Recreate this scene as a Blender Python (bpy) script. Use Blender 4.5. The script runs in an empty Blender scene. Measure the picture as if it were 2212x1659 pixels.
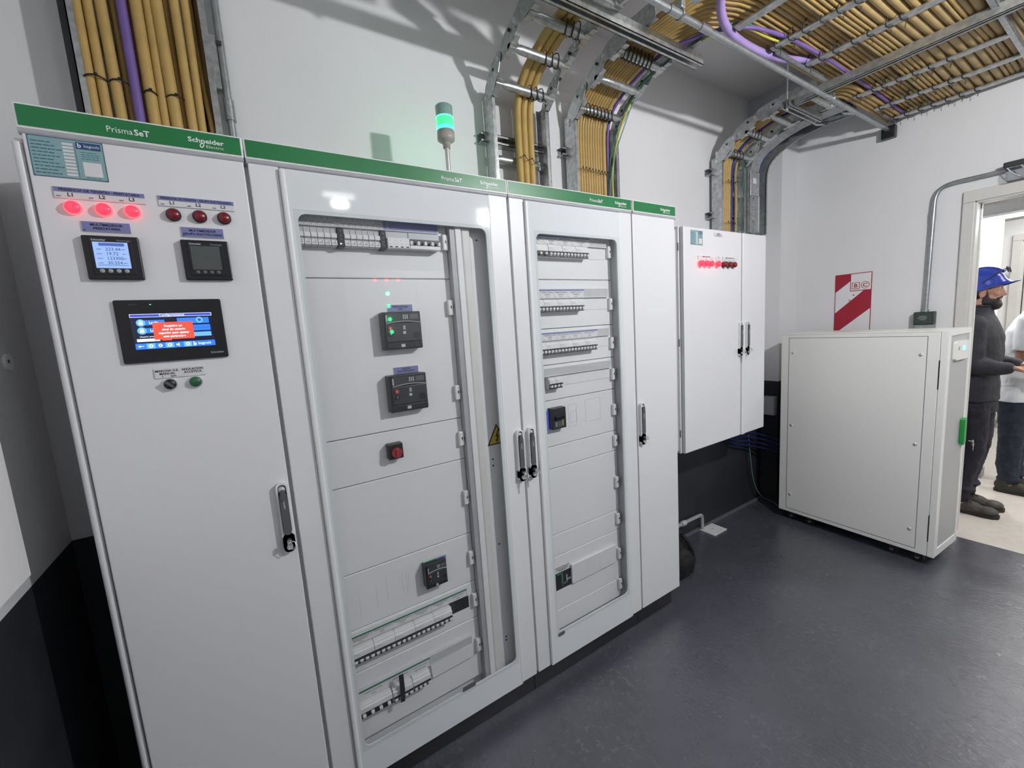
import bpy, bmesh, math, random
from mathutils import Vector, Matrix
random.seed(7)
S = bpy.context.scene
COL = S.collection
PI = math.pi
# ------------------------------------------------------------------ camera
cam = bpy.data.cameras.new('camera')
cam.sensor_width = 36.0; cam.sensor_fit = 'HORIZONTAL'; cam.lens = 898.391 / 2212 * 36.0
cam.clip_start = 0.02; cam.clip_end = 60
camo = bpy.data.objects.new('camera', cam); COL.objects.link(camo)
_r = (0.8383520750037656, -0.5410776107486284, -0.06633865753417326)
_d = (-0.1259086296053992, -0.07379228879167544, -0.9892935434469269)
_f = (0.5303893054424937, 0.8377289043965488, -0.12999025890730162)
camo.matrix_world = Matrix(((_r[0], -_d[0], -_f[0], 0.3365), (_r[1], -_d[1], -_f[1], -1.3122),
                            (_r[2], -_d[2], -_f[2], 1.5319), (0, 0, 0, 1)))
S.camera = camo
# ------------------------------------------------------------------ world, exposure
w = bpy.data.worlds.new('world'); S.world = w; w.use_nodes = True
w.node_tree.nodes['Background'].inputs[0].default_value = (0.8, 0.85, 1.0, 1)
w.node_tree.nodes['Background'].inputs[1].default_value = 0.05
S.view_settings.view_transform = 'Standard'; S.view_settings.look = 'None'
S.view_settings.exposure = 0.12; S.view_settings.gamma = 1.0
S.view_settings.use_curve_mapping = False
# ------------------------------------------------------------------ lamps' light (room tubes, corridor strip, two unseen corridor lights without fixtures)
def area(name, loc, sx, sy, power, col=(1, 0.98, 0.96), rot=(0, 0, 0)):
    l = bpy.data.lights.new(name, 'AREA'); l.shape = 'RECTANGLE'; l.size = sx; l.size_y = sy
    l.energy = power; l.color = col
    o = bpy.data.objects.new(name, l); o.location = loc; o.rotation_euler = rot; COL.objects.link(o)
    return o
ROOM_LAMPS = [(1.00, -1.75, 1.2), (2.14, -1.75, 34)]
LZ = 2.47
for lx, ly, lp in ROOM_LAMPS:                          # bare tubes shine all round: a row of soft points along each tube
    for k in (-.03, -.01, .01, .03):
        l = bpy.data.lights.new('tube_light', 'POINT'); l.energy = lp * .75; l.color = (0.975, 0.98, 1.0); l.shadow_soft_size = 0.030
        o = bpy.data.objects.new('tube_light', l); o.location = (lx + k, ly, LZ - .03); COL.objects.link(o)
area('corridor_light', (5.44, -0.75, 2.128), 0.03, 3.4, 34, (1, 0.99, 0.98), (0, math.radians(-12), 0))
area('corridor_light', (7.0, -0.9, 2.58), 0.1, 1.1, 17, (1, 0.99, 0.98))  # unseen light under the corridor ceiling, no fixture built
area('corridor_light', (4.9, -1.9, 2.58), 0.1, 1.1, 14, (1, 0.99, 0.98))  # likewise unseen and without a fixture, nearer the doorway
# ------------------------------------------------------------------ materials
MATS = {}
def mat(name, col, rough=0.5, metal=0.0, var=0.0, scale=30.0, bump=0.0, bscale=200.0, emit=None, estr=0.0, spec=0.5, coat=0.0):
    if name in MATS: return MATS[name]
    m = bpy.data.materials.new(name); m.use_nodes = True
    nt = m.node_tree; b = nt.nodes['Principled BSDF']
    b.inputs['Roughness'].default_value = rough; b.inputs['Metallic'].default_value = metal
    b.inputs['Specular IOR Level'].default_value = spec
    b.inputs['Coat Weight'].default_value = coat
    c = (*col, 1)
    b.inputs['Base Color'].default_value = c
    tc = nt.nodes.new('ShaderNodeTexCoord')
    if var > 0:
        n = nt.nodes.new('ShaderNodeTexNoise'); n.inputs['Scale'].default_value = scale; n.inputs['Detail'].default_value = 4
        nt.links.new(tc.outputs['Object'], n.inputs['Vector'])
        r = nt.nodes.new('ShaderNodeValToRGB')
        r.color_ramp.elements[0].position = 0.3; r.color_ramp.elements[1].position = 0.7
        r.color_ramp.elements[0].color = (*[max(0, x * (1 - var)) for x in col], 1)
        r.color_ramp.elements[1].color = (*[min(1, x * (1 + var)) for x in col], 1)
        nt.links.new(n.outputs['Fac'], r.inputs['Fac']); nt.links.new(r.outputs['Color'], b.inputs['Base Color'])
    if bump > 0:
        n2 = nt.nodes.new('ShaderNodeTexNoise'); n2.inputs['Scale'].default_value = bscale
        nt.links.new(tc.outputs['Object'], n2.inputs['Vector'])
        bp = nt.nodes.new('ShaderNodeBump'); bp.inputs['Strength'].default_value = bump; bp.inputs['Distance'].default_value = 0.001
        nt.links.new(n2.outputs['Fac'], bp.inputs['Height']); nt.links.new(bp.outputs['Normal'], b.inputs['Normal'])
    if emit is not None:
        b.inputs['Emission Color'].default_value = (*emit, 1); b.inputs['Emission Strength'].default_value = estr
    MATS[name] = m
    return m
def thin_glass(name, tint=(0.985, 0.99, 0.99), refl=1.0):
    m = bpy.data.materials.new(name); m.use_nodes = True; nt = m.node_tree
    for n in list(nt.nodes):
        if n.type != 'OUTPUT_MATERIAL': nt.nodes.remove(n)
    out = [n for n in nt.nodes if n.type == 'OUTPUT_MATERIAL'][0]
    t = nt.nodes.new('ShaderNodeBsdfTransparent'); t.inputs[0].default_value = (*tint, 1)
    g = nt.nodes.new('ShaderNodeBsdfGlossy'); g.inputs['Roughness'].default_value = 0.02
    fr = nt.nodes.new('ShaderNodeLayerWeight'); pw = nt.nodes.new('ShaderNodeMath'); pw.operation = 'POWER'; pw.inputs[1].default_value = 5
    mu = nt.nodes.new('ShaderNodeMath'); mu.operation = 'MULTIPLY_ADD'; mu.inputs[1].default_value = 0.96 * refl; mu.inputs[2].default_value = 0.035 * refl
    mx = nt.nodes.new('ShaderNodeMixShader')
    nt.links.new(fr.outputs['Facing'], pw.inputs[0]); nt.links.new(pw.outputs[0], mu.inputs[0]); nt.links.new(mu.outputs[0], mx.inputs[0])
    nt.links.new(t.outputs[0], mx.inputs[1]); nt.links.new(g.outputs[0], mx.inputs[2])
    nt.links.new(mx.outputs[0], out.inputs[0])
    return m
CAB = mat('cabinet_white', (0.78, 0.78, 0.80), 0.38, bump=0.15, bscale=900)
CABIN = mat('cabinet_inner', (0.82, 0.82, 0.83), 0.45, bump=0.1, bscale=900)
GLASSB = mat('glass_border', (0.74, 0.77, 0.79), 0.05, spec=0.35)
GLASS = thin_glass('door_glass')
GREY = mat('grey_profile', (0.42, 0.42, 0.45), 0.4, var=0.05)
GREEN = mat('banner_green', (0.012, 0.19, 0.055), 0.35, var=0.06, scale=8)
LETTER = mat('letter_white', (0.85, 0.87, 0.85), 0.4, var=0.01)
BLACK = mat('black_plastic', (0.012, 0.012, 0.014), 0.35, var=0.1, scale=60)
DARK = mat('dark_grey_plastic', (0.035, 0.036, 0.04), 0.4, var=0.1, scale=60)
HGREY = mat('handle_grey', (0.11, 0.115, 0.125), 0.38, var=0.05, scale=60)
SILVER = mat('silver_plastic', (0.55, 0.56, 0.57), 0.3, var=0.04)
CHROME = mat('chrome', (0.72, 0.72, 0.72), 0.28, 0.7, var=0.03)
GALV = mat('galvanized_steel', (0.50, 0.52, 0.52), 0.36, 0.85, var=0.22, scale=45, bump=0.1, bscale=120)
GALVD = mat('galvanized_dull', (0.36, 0.38, 0.38), 0.5, 0.6, var=0.2, scale=40)
PIPE = mat('conduit_steel', (0.40, 0.42, 0.43), 0.38, 0.8, var=0.15, scale=40)
YEL = mat('cable_yellow', (0.50, 0.33, 0.105), 0.5, var=0.12, scale=14, bump=0.2, bscale=60)
YEL2 = mat('cable_tan', (0.44, 0.31, 0.13), 0.5, var=0.12, scale=14, bump=0.2, bscale=60)
BROWN = mat('cable_brown', (0.28, 0.17, 0.06), 0.5, var=0.12, scale=14)
PURP = mat('cable_violet', (0.18, 0.11, 0.36), 0.5, var=0.1, scale=14)
LILAC = mat('cable_lilac', (0.36, 0.26, 0.55), 0.45, var=0.08, scale=14)
BLUEC = mat('cable_blue', (0.02, 0.035, 0.30), 0.45, var=0.1, scale=14)
NAVY = mat('cable_navy', (0.015, 0.02, 0.06), 0.5, var=0.1, scale=14)
GRNC = mat('cable_green', (0.05, 0.22, 0.12), 0.5, var=0.1, scale=14)
YGRN = mat('cable_green_yellow', (0.55, 0.50, 0.07), 0.5, var=0.3, scale=9)
TIE = mat('tie_black', (0.01, 0.01, 0.012), 0.45, var=0.1)
PAPER = mat('label_white', (0.72, 0.71, 0.72), 0.5, var=0.02)
LILACP = mat('label_lavender', (0.20, 0.22, 0.46), 0.5, var=0.03)
GREENP = mat('label_green', (0.03, 0.22, 0.10), 0.5, var=0.03)
TEAL = mat('sticker_teal', (0.24, 0.41, 0.43), 0.4, var=0.03)
TEALD = mat('sticker_dark_teal', (0.03, 0.13, 0.17), 0.4, var=0.03)
NAVYP = mat('sticker_navy', (0.02, 0.07, 0.20), 0.4, var=0.03)
INK = mat('ink', (0.02, 0.02, 0.03), 0.6, var=0.05)
WHITEP = mat('white_plastic', (0.80, 0.80, 0.80), 0.35, var=0.02)
GREYP = mat('grey_plastic', (0.40, 0.41, 0.41), 0.4, var=0.03)
LGREYP = mat('light_grey_plastic', (0.56, 0.57, 0.58), 0.4, var=0.03)
BEIGEP = mat('beige_grey_plastic', (0.40, 0.38, 0.35), 0.4, var=0.03)
REDON = mat('red_lens_lit', (0.8, 0.03, 0.06), 0.2, emit=(1.0, 0.035, 0.07), estr=1.5)
REDON2 = mat('red_lens_rim_lit', (0.8, 0.10, 0.12), 0.2, emit=(1.0, 0.12, 0.14), estr=1.3)
REDOFF = mat('red_lens_off', (0.20, 0.012, 0.02), 0.25, var=0.05)
REDBTN = mat('red_plastic', (0.35, 0.03, 0.04), 0.35, var=0.05)
GRNBTN = mat('green_button', (0.02, 0.12, 0.05), 0.35, var=0.05)
LCDON = mat('lcd_lit', (0.2, 0.3, 0.5), 0.3, emit=(0.30, 0.45, 0.85), estr=0.75)
LCDTXT = mat('lcd_ink', (0.02, 0.03, 0.10), 0.4, emit=(0.05, 0.08, 0.22), estr=0.5)
LCDBAR = mat('lcd_bar', (0.05, 0.08, 0.3), 0.4, emit=(0.10, 0.15, 0.48), estr=0.6)
LCDOFF = mat('lcd_off', (0.09, 0.10, 0.10), 0.25, var=0.03)
SCR = mat('touchscreen_dark', (0.005, 0.006, 0.012), 0.15, emit=(0.02, 0.025, 0.06), estr=0.5)
SBLUE = mat('screen_blue', (0.02, 0.1, 0.5), 0.2, emit=(0.035, 0.22, 0.95), estr=0.9)
SBLUE2 = mat('screen_light_blue', (0.1, 0.3, 0.7), 0.2, emit=(0.13, 0.42, 1.0), estr=0.95)
SNAVY = mat('screen_navy', (0.03, 0.05, 0.3), 0.2, emit=(0.05, 0.08, 0.55), estr=0.9)
SRED = mat('screen_red', (0.6, 0.05, 0.03), 0.2, emit=(0.95, 0.085, 0.05), estr=0.95)
SWHITE = mat('screen_white', (0.8, 0.85, 1), 0.2, emit=(0.85, 0.90, 1.0), estr=1.1)
LEDG = mat('led_green', (0.05, 0.8, 0.2), 0.2, emit=(0.06, 1.0, 0.32), estr=4)
WARNY = mat('warning_yellow', (0.62, 0.47, 0.03), 0.4, var=0.03)
SIGNR = mat('sign_red', (0.36, 0.015, 0.035), 0.4, var=0.04)
SIGNW = mat('sign_white', (0.74, 0.74, 0.76), 0.4, var=0.02)
BOXG = mat('box_dark_green', (0.03, 0.05, 0.04), 0.4, var=0.1)
UPSW = mat('ups_white', (0.86, 0.86, 0.83), 0.35, bump=0.1, bscale=900)
UPSF = mat('ups_front_mesh', (0.50, 0.50, 0.50), 0.5, var=0.06, scale=220, bump=0.4, bscale=600)
UPSG = mat('ups_green', (0.01, 0.30, 0.05), 0.35, var=0.05)
UPSLCD = mat('ups_lcd', (0.2, 0.5, 0.6), 0.3, emit=(0.30, 0.68, 0.80), estr=0.85)
RUBBER = mat('rubber', (0.012, 0.012, 0.012), 0.6, var=0.1)
BAGM = mat('bag_black', (0.008, 0.008, 0.009), 0.7, var=0.2, scale=40, bump=0.5, bscale=350)
TUBE = mat('tube_lit', (0.9, 0.9, 0.9), 0.3, emit=(1, 0.99, 0.97), estr=9)
TUBE3 = mat('strip_tube_lit', (0.9, 0.9, 0.9), 0.3, emit=(1, 0.99, 0.97), estr=45)
TUBE2 = mat('corridor_tube_lit', (0.9, 0.9, 0.9), 0.3, emit=(1, 0.99, 0.97), estr=2.2)
SIGG = mat('tower_green_lit', (0.1, 0.8, 0.3), 0.2, emit=(0.035, 0.95, 0.22), estr=1.1)
SIGC = mat('tower_cyan_lit', (0.1, 0.8, 0.7), 0.2, emit=(0.06, 1.0, 0.80), estr=1.6)
SIGT = mat('tower_clear_glow', (0.24, 0.35, 0.33), 0.25, var=0.06, scale=90, emit=(0.10, 0.3, 0.22), estr=0.12)  # faint green emission stands for spill from the lit stage below
# ------------------------------------------------------------------ mesh builder
def frame_from(d):
    d = d.normalized()
    a = Vector((0, 0, 1)) if abs(d.z) < 0.9 else Vector((1, 0, 0))
    u = d.cross(a).normalized(); v = d.cross(u).normalized()
    return u, v
class MB:
    def __init__(s): s.v = []; s.f = []; s.m = []; s.s = []; s.mats = []
    def add(s, vs, fs, m, smooth=False):
        o = len(s.v); s.v += [tuple(p) for p in vs]
        if m not in s.mats: s.mats.append(m)
        k = s.mats.index(m)
        for f in fs: s.f.append([i + o for i in f]); s.m.append(k); s.s.append(smooth)
        return s
    def box(s, x0, x1, y0, y1, z0, z1, m, bev=0.0, seg=2):
        if x1 < x0: x0, x1 = x1, x0
        if y1 < y0: y0, y1 = y1, y0
        if z1 < z0: z0, z1 = z1, z0
        if bev <= 0:
            vs = [(x, y, z) for x in (x0, x1) for y in (y0, y1) for z in (z0, z1)]
            return s.add(vs, [(0, 1, 3, 2), (4, 6, 7, 5), (0, 4, 5, 1), (2, 3, 7, 6), (0, 2, 6, 4), (1, 5, 7, 3)], m)
        b = bmesh.new(); bmesh.ops.create_cube(b, size=1)
        for v in b.verts: v.co = Vector(((x0 + x1) / 2 + v.co.x * (x1 - x0), (y0 + y1) / 2 + v.co.y * (y1 - y0), (z0 + z1) / 2 + v.co.z * (z1 - z0)))
        bmesh.ops.bevel(b, geom=b.edges[:], offset=bev, segments=seg, affect='EDGES', profile=0.5)
        b.verts.index_update()
        s.add([v.co[:] for v in b.verts], [[v.index for v in f.verts] for f in b.faces], m); b.free()
        return s
    def cyl(s, p0, p1, r0, m, n=16, r1=None, caps=True):
        p0 = Vector(p0); p1 = Vector(p1); r1 = r0 if r1 is None else r1
        u, v = frame_from(p1 - p0)
        vs = []
        for p, r in ((p0, r0), (p1, r1)):
            for i in range(n):
                a = 2 * PI * i / n; vs.append(p + u * math.cos(a) * r + v * math.sin(a) * r)
        s.add(vs, [(i, (i + 1) % n, n + (i + 1) % n, n + i) for i in range(n)], m, True)
        if caps:
            s.add(vs[:n], [list(range(n))[::-1]], m); s.add(vs[n:], [list(range(n))], m)
        return s
    def tube(s, pts, r, m, n=8, caps=True):
        pts = [Vector(p) for p in pts]; rs = r if isinstance(r, (list, tuple)) else [r] * len(pts)
        vs = []; u = None
        for i, p in enumerate(pts):
            d = (pts[min(i + 1, len(pts) - 1)] - pts[max(i - 1, 0)]).normalized()
            if u is None: u, _ = frame_from(d)
            u = (u - d * u.dot(d)).normalized(); v = d.cross(u)
            for k in range(n):
                a = 2 * PI * k / n; vs.append(p + u * math.cos(a) * rs[i] + v * math.sin(a) * rs[i])
        fs = [(i * n + k, i * n + (k + 1) % n, (i + 1) * n + (k + 1) % n, (i + 1) * n + k) for i in range(len(pts) - 1) for k in range(n)]
        s.add(vs, fs, m, True)
        if caps:
            s.add(vs[:n], [list(range(n))[::-1]], m); s.add(vs[-n:], [list(range(n))], m)
        return s
    def loop(s, pts, r, m, n=6):                       # closed tube
        pts = [Vector(p) for p in pts]; N = len(pts); vs = []; u = None
        for i, p in enumerate(pts):
            d = (pts[(i + 1) % N] - pts[i - 1]).normalized()
            if u is None: u, _ = frame_from(d)
            u = (u - d * u.dot(d)).normalized(); v = d.cross(u)
            for k in range(n):
                a = 2 * PI * k / n; vs.append(p + u * math.cos(a) * r + v * math.sin(a) * r)
        return s.add(vs, [(i * n + k, i * n + (k + 1) % n, ((i + 1) % N) * n + (k + 1) % n, ((i + 1) % N) * n + k) for i in range(N) for k in range(n)], m, True)
    def prism(s, poly, ax, a, b, m):                   # poly in the two other axes (in x,y,z order)
        def P(q, t):
            q = list(q); q.insert(ax, t); return tuple(q)
        n = len(poly); vs = [P(q, a) for q in poly] + [P(q, b) for q in poly]
        return s.add(vs, [list(range(n))[::-1], list(range(n, 2 * n))] + [(i, (i + 1) % n, n + (i + 1) % n, n + i) for i in range(n)], m)
    def ring(s, po, pi, ax, a, b, m):                  # prism with a hole, outlines of equal length
        def P(q, t):
            q = list(q); q.insert(ax, t); return tuple(q)
        n = len(po); vs = [P(q, t) for t in (a, b) for pl in (po, pi) for q in pl]
        fs = []
        for i in range(n):
            j = (i + 1) % n
            fs += [(i, j, n + j, n + i), (2 * n + i, 3 * n + i, 3 * n + j, 2 * n + j), (i, 2 * n + i, 2 * n + j, j), (n + i, n + j, 3 * n + j, 3 * n + i)]
        return s.add(vs, fs, m)
    def ball(s, c, r, m, nu=14, nv=9, sc=(1, 1, 1), rot=None):
        vs = []; c = Vector(c)
        for j in range(nv + 1):
            t = PI * j / nv
            for i in range(nu):
                a = 2 * PI * i / nu
                p = Vector((math.sin(t) * math.cos(a) * sc[0], math.sin(t) * math.sin(a) * sc[1], math.cos(t) * sc[2])) * r
                if rot: p = rot @ p
                vs.append(c + p)
        return s.add(vs, [(j * nu + i, (j + 1) * nu + i, (j + 1) * nu + (i + 1) % nu, j * nu + (i + 1) % nu) for j in range(nv) for i in range(nu)], m, True)
    def lathe(s, prof, c, m, n=20, ax=2):
        vs = []; c = Vector(c)
        for r, h in prof:
            for i in range(n):
                a = 2 * PI * i / n
                q = [r * math.cos(a), r * math.sin(a)]; q.insert(ax, h); vs.append(c + Vector(q))
        k = len(prof)
        return s.add(vs, [(j * n + i, j * n + (i + 1) % n, (j + 1) * n + (i + 1) % n, (j + 1) * n + i) for j in range(k - 1) for i in range(n)], m, True)
    def disc(s, c, r, nrm, m, n=20):                   # short disc facing along an axis vector
        c = Vector(c); nrm = Vector(nrm)
        return s.cyl(c, c + nrm, r, m, n)
    def fit(s, txt, o, width, size, m, bold=False, **kw):   # text stretched to a width
        g = GLY[bold]; wd = sum(g[c][2] for c in txt if c in g) * size / 0.70
        return s.text(txt, o, size, m, bold=bold, sx=width / wd, **kw)
    def text(s, txt, o, size, m, right=(1, 0, 0), up=(0, 0, 1), align='L', bold=False, sx=1.0, lift=0.0006):
        o = Vector(o); R_ = Vector(right); U = Vector(up); N = R_.cross(U)
        g = GLY[bold]; k = size / 0.70
        wd = sum(g[c][2] for c in txt if c in g) * k * sx
        x = 0 if align == 'L' else (-wd / 2 if align == 'C' else -wd)
        for c in txt:
            if c not in g: continue
            vs, fs, adv = g[c]
            if vs: s.add([o + R_ * (x + a * k * sx) + U * (b * k) + N * lift for a, b in vs], fs, m)
            x += adv * k * sx
        return s
    def build(s, name, parent=None, **kw):
        me = bpy.data.meshes.new(name)
        off = Vector((0, 0, 0)); rt = parent
        while rt is not None and rt.parent is not None: rt = rt.parent
        mi = None
        if rt is not None and not kw.get('local'):
            mi = (Matrix.Translation(rt.location) @ rt.rotation_euler.to_matrix().to_4x4()).inverted()
        vs = [tuple(mi @ Vector(p)) for p in s.v] if mi else s.v
        me.from_pydata(vs, [], s.f); me.update()
        for m in s.mats: me.materials.append(m)
        me.polygons.foreach_set('material_index', s.m); me.polygons.foreach_set('use_smooth', s.s)
        o = bpy.data.objects.new(name, me); COL.objects.link(o)
        if parent is not None: o.parent = parent
        if kw.get('label'): o['label'] = kw['label']
        return o
def rr(x0, x1, z0, z1, r, n=5):
    out = []
    for cx, cz, a0 in ((x1 - r, z1 - r, 0), (x0 + r, z1 - r, 90), (x0 + r, z0 + r, 180), (x1 - r, z0 + r, 270)):
        for i in range(n + 1):
            a = math.radians(a0 + 90 * i / n); out.append((cx + r * math.cos(a), cz + r * math.sin(a)))
    return out
# glyphs of the built-in font, turned to meshes once
CH = 'ABCDEFGHIJKLMNOPQRSTUVWXYZabcdefghijklmnopqrstuvwxyz0123456789.,:-()/ÓÍá'
GLY = {False: {}, True: {}}
def make_glyphs():
    tmp = []
    for bold in (False, True):
        for c in CH + ' ':
            for body in (c, c + '|'):
                cu = bpy.data.curves.new('t', 'FONT'); cu.body = body; cu.size = 1; cu.resolution_u = 2; cu.offset = 0.022 if bold else 0
                o = bpy.data.objects.new('t', cu); COL.objects.link(o); tmp.append((bold, c, body, o))
        cu = bpy.data.curves.new('t', 'FONT'); cu.body = '|'; cu.size = 1; cu.resolution_u = 2; cu.offset = 0.022 if bold else 0
        o = bpy.data.objects.new('t', cu); COL.objects.link(o); tmp.append((bold, '|', '|', o))
    dg = bpy.context.evaluated_depsgraph_get(); dg.update()
    res = {}
    for bold, c, body, o in tmp:
        e = o.evaluated_get(dg); me = e.to_mesh()
        vs = [(v.co.x, v.co.y) for v in me.vertices]; fs = [list(p.vertices) for p in me.polygons]
        res[(bold, body)] = (vs, fs); e.to_mesh_clear()
    for bold in (False, True):
        bar = max(p[0] for p in res[(bold, '|')][0])
        for c in CH + ' ':
            vs, fs = res[(bold, c)]
            GLY[bold][c] = (vs, fs, max(p[0] for p in res[(bold, c + '|')][0]) - bar)
    for _, _, _, o in tmp:
        cu = o.data; bpy.data.objects.remove(o); bpy.data.curves.remove(cu)
make_glyphs()
# ------------------------------------------------------------------ things
def thing(name, label, cat, loc=(0, 0, 0), rotz=0.0, group=None):
    o = bpy.data.objects.new(name, None); o.empty_display_size = 0.05; COL.objects.link(o)
    o.location = loc; o.rotation_euler = (0, 0, rotz); o['label'] = label; o['category'] = cat
    if group: o['group'] = group
    return o
def tag(o, label, cat, group=None):
    o['label'] = label; o['category'] = cat
    if group: o['group'] = group
    return o
def solo(mb, name, label, cat, group=None, loc=None):
    """a thing that is one mesh; its origin is moved to loc"""
    if loc is not None:
        L = Vector(loc); mb.v = [tuple(Vector(p) - L) for p in mb.v]
    o = mb.build(name)
    if loc is not None: o.location = loc
    return tag(o, label, cat, group)
def struct(mb, name, parent=None):
    o = mb.build(name, parent)
    if parent is None: o['kind'] = 'structure'
    return o
ORD = ['first', 'second', 'third', 'fourth', 'fifth', 'sixth', 'seventh', 'eighth', 'ninth', 'tenth', 'eleventh', 'twelfth', 'thirteenth', 'fourteenth', 'fifteenth', 'sixteenth', 'seventeenth', 'eighteenth', 'nineteenth', 'twentieth']
#PARTS
# ================================================================== THE SETTING
def wall_mat():
    return mat('wall_paint', (0.74, 0.74, 0.75), 0.6, var=0.015, scale=3, bump=0.25, bscale=180)
WALL = wall_mat()
DADO = mat('dado_paint', (0.030, 0.032, 0.040), 0.45, var=0.15, scale=6, bump=0.25, bscale=180)
CEIL = mat('ceiling_paint', (0.74, 0.73, 0.74), 0.7, var=0.02, scale=4, bump=0.3, bscale=150)
BEAMM = mat('beam_grey', (0.42, 0.44, 0.48), 0.7, var=0.05, scale=6)  # flat bluish grey, darker than walls and ceiling
TRIMM = mat('door_frame_paint', (0.62, 0.61, 0.58), 0.4, var=0.02)
BEIGE = mat('corridor_tile', (0.55, 0.51, 0.46), 0.35, var=0.06, scale=25)
CWALL = mat('corridor_wall', (0.78, 0.78, 0.77), 0.6, var=0.02)
CBASE = mat('corridor_base', (0.33, 0.33, 0.33), 0.5, var=0.05)
def floor_mat():
    m = bpy.data.materials.new('floor_epoxy'); m.use_nodes = True; nt = m.node_tree; b = nt.nodes['Principled BSDF']
    tc = nt.nodes.new('ShaderNodeTexCoord')
    def noise(sc, det, vec=None, rough=0.6):
        n = nt.nodes.new('ShaderNodeTexNoise'); n.inputs['Scale'].default_value = sc; n.inputs['Detail'].default_value = det
        n.inputs['Roughness'].default_value = rough
        nt.links.new(vec or tc.outputs['Object'], n.inputs['Vector']); return n
    def ramp(src, p0, p1, c0, c1):
        r = nt.nodes.new('ShaderNodeValToRGB'); e = r.color_ramp.elements
        e[0].position = p0; e[1].position = p1; e[0].color = (*c0, 1); e[1].color = (*c1, 1)
        nt.links.new(src, r.inputs['Fac']); return r
    n1 = noise(1.6, 8); r1 = ramp(n1.outputs['Fac'], 0.35, 0.7, (0.058, 0.061, 0.077), (0.088, 0.093, 0.114))
    n2 = noise(38, 6); r2 = ramp(n2.outputs['Fac'], 0.54, 0.74, (0, 0, 0), (1, 1, 1))
    n2b = noise(2.2, 3); r2b = ramp(n2b.outputs['Fac'], 0.48, 0.66, (0, 0, 0), (1, 1, 1))
    mu = nt.nodes.new('ShaderNodeMath'); mu.operation = 'MULTIPLY'
    nt.links.new(r2.outputs['Color'], mu.inputs[0]); nt.links.new(r2b.outputs['Color'], mu.inputs[1])
    mu2 = nt.nodes.new('ShaderNodeMath'); mu2.operation = 'MULTIPLY'; mu2.inputs[1].default_value = 0.6
    nt.links.new(mu.outputs[0], mu2.inputs[0])
    mx = nt.nodes.new('ShaderNodeMixRGB'); mx.inputs[2].default_value = (0.21, 0.215, 0.24, 1)
    nt.links.new(mu2.outputs[0], mx.inputs[0]); nt.links.new(r1.outputs['Color'], mx.inputs[1])
    # thin pale scratches
    mp = nt.nodes.new('ShaderNodeMapping'); mp.inputs['Scale'].default_value = (2.2, 16, 1); mp.inputs['Rotation'].default_value = (0, 0, 0.7)
    nt.links.new(tc.outputs['Object'], mp.inputs['Vector'])
    n3 = noise(6, 2, mp.outputs['Vector']); r3 = ramp(n3.outputs['Fac'], 0.745, 0.77, (0, 0, 0), (0.75, 0.75, 0.75))
    mx2 = nt.nodes.new('ShaderNodeMixRGB'); mx2.inputs[2].default_value = (0.36, 0.36, 0.38, 1)
    nt.links.new(r3.outputs['Color'], mx2.inputs[0]); nt.links.new(mx.outputs[0], mx2.inputs[1])
    nt.links.new(mx2.outputs[0], b.inputs['Base Color'])
    n4 = noise(3, 6); r4 = ramp(n4.outputs['Fac'], 0.3, 0.7, (0.20, 0.20, 0.20), (0.33, 0.33, 0.33))
    nt.links.new(r4.outputs['Color'], b.inputs['Roughness'])
    mp2 = nt.nodes.new('ShaderNodeMapping'); mp2.inputs['Scale'].default_value = (14, 5, 1); mp2.inputs['Rotation'].default_value = (0, 0, 0.5)
    nt.links.new(tc.outputs['Object'], mp2.inputs['Vector'])
    n5 = noise(7, 5, mp2.outputs['Vector'])
    bp = nt.nodes.new('ShaderNodeBump'); bp.inputs['Strength'].default_value = 0.55; bp.inputs['Distance'].default_value = 0.004
    nt.links.new(n5.outputs['Fac'], bp.inputs['Height']); nt.links.new(bp.outputs['Normal'], b.inputs['Normal'])
    b.inputs['Coat Weight'].default_value = 0.8; b.inputs['Coat Roughness'].default_value = 0.24; b.inputs['Coat IOR'].default_value = 1.6
    nt.links.new(bp.outputs['Normal'], b.inputs['Coat Normal'])
    return m
ZC = 3.04; YF = -3.7; XL = -0.17; XR = 4.07; YB = 0.42; DZ = 0.99
struct(MB().box(XL - .1, XR + .02, YF - .1, YB + .1, -.1, 0, floor_mat()), 'floor')
def wall(name, x0, x1, y0, y1, holes=False):
    b = MB().box(x0, x1, y0, y1, 0, DZ, DADO).box(x0, x1, y0, y1, DZ, ZC, WALL)
    return struct(b, name)
wall('wall_back', XL - .1, XR + .13, YB, YB + .1)
wall('wall_left', XL - .1, XL, YF - .1, YB)
struct(MB().box(XL, XR + .13, YF - .1, YF, 0, ZC, mat('far_wall_darkened', (.30, .305, .32), .7, var=.03, scale=4)), 'wall_front')  # unseen wall, darkened to throw less light back at the cabinets
DY0, DY1, DH, WT = -0.655, -1.575, 2.10, 0.14
b = MB()
for y0, y1 in ((DY0 + .0, YB), (YF, DY1)):
    b.box(XR, XR + WT, y0, y1, 0, DZ, DADO).box(XR, XR + WT, y0, y1, DZ, ZC, WALL)
b.box(XR, XR + WT, DY1, DY0, DH, ZC, WALL)
struct(b, 'wall_right')
struct(MB().box(3.82, XR, .29, YB, 0, DZ, DADO).box(3.82, XR, .29, YB, DZ, ZC, WALL), 'wall_column')
struct(MB().box(XL - .1, XR + .13, YF - .1, YB + .1, ZC, ZC + .1, CEIL), 'ceiling')
struct(MB().box(3.595, XR, -2.2, YB, 2.86, ZC, BEAMM), 'ceiling_beam')
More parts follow.
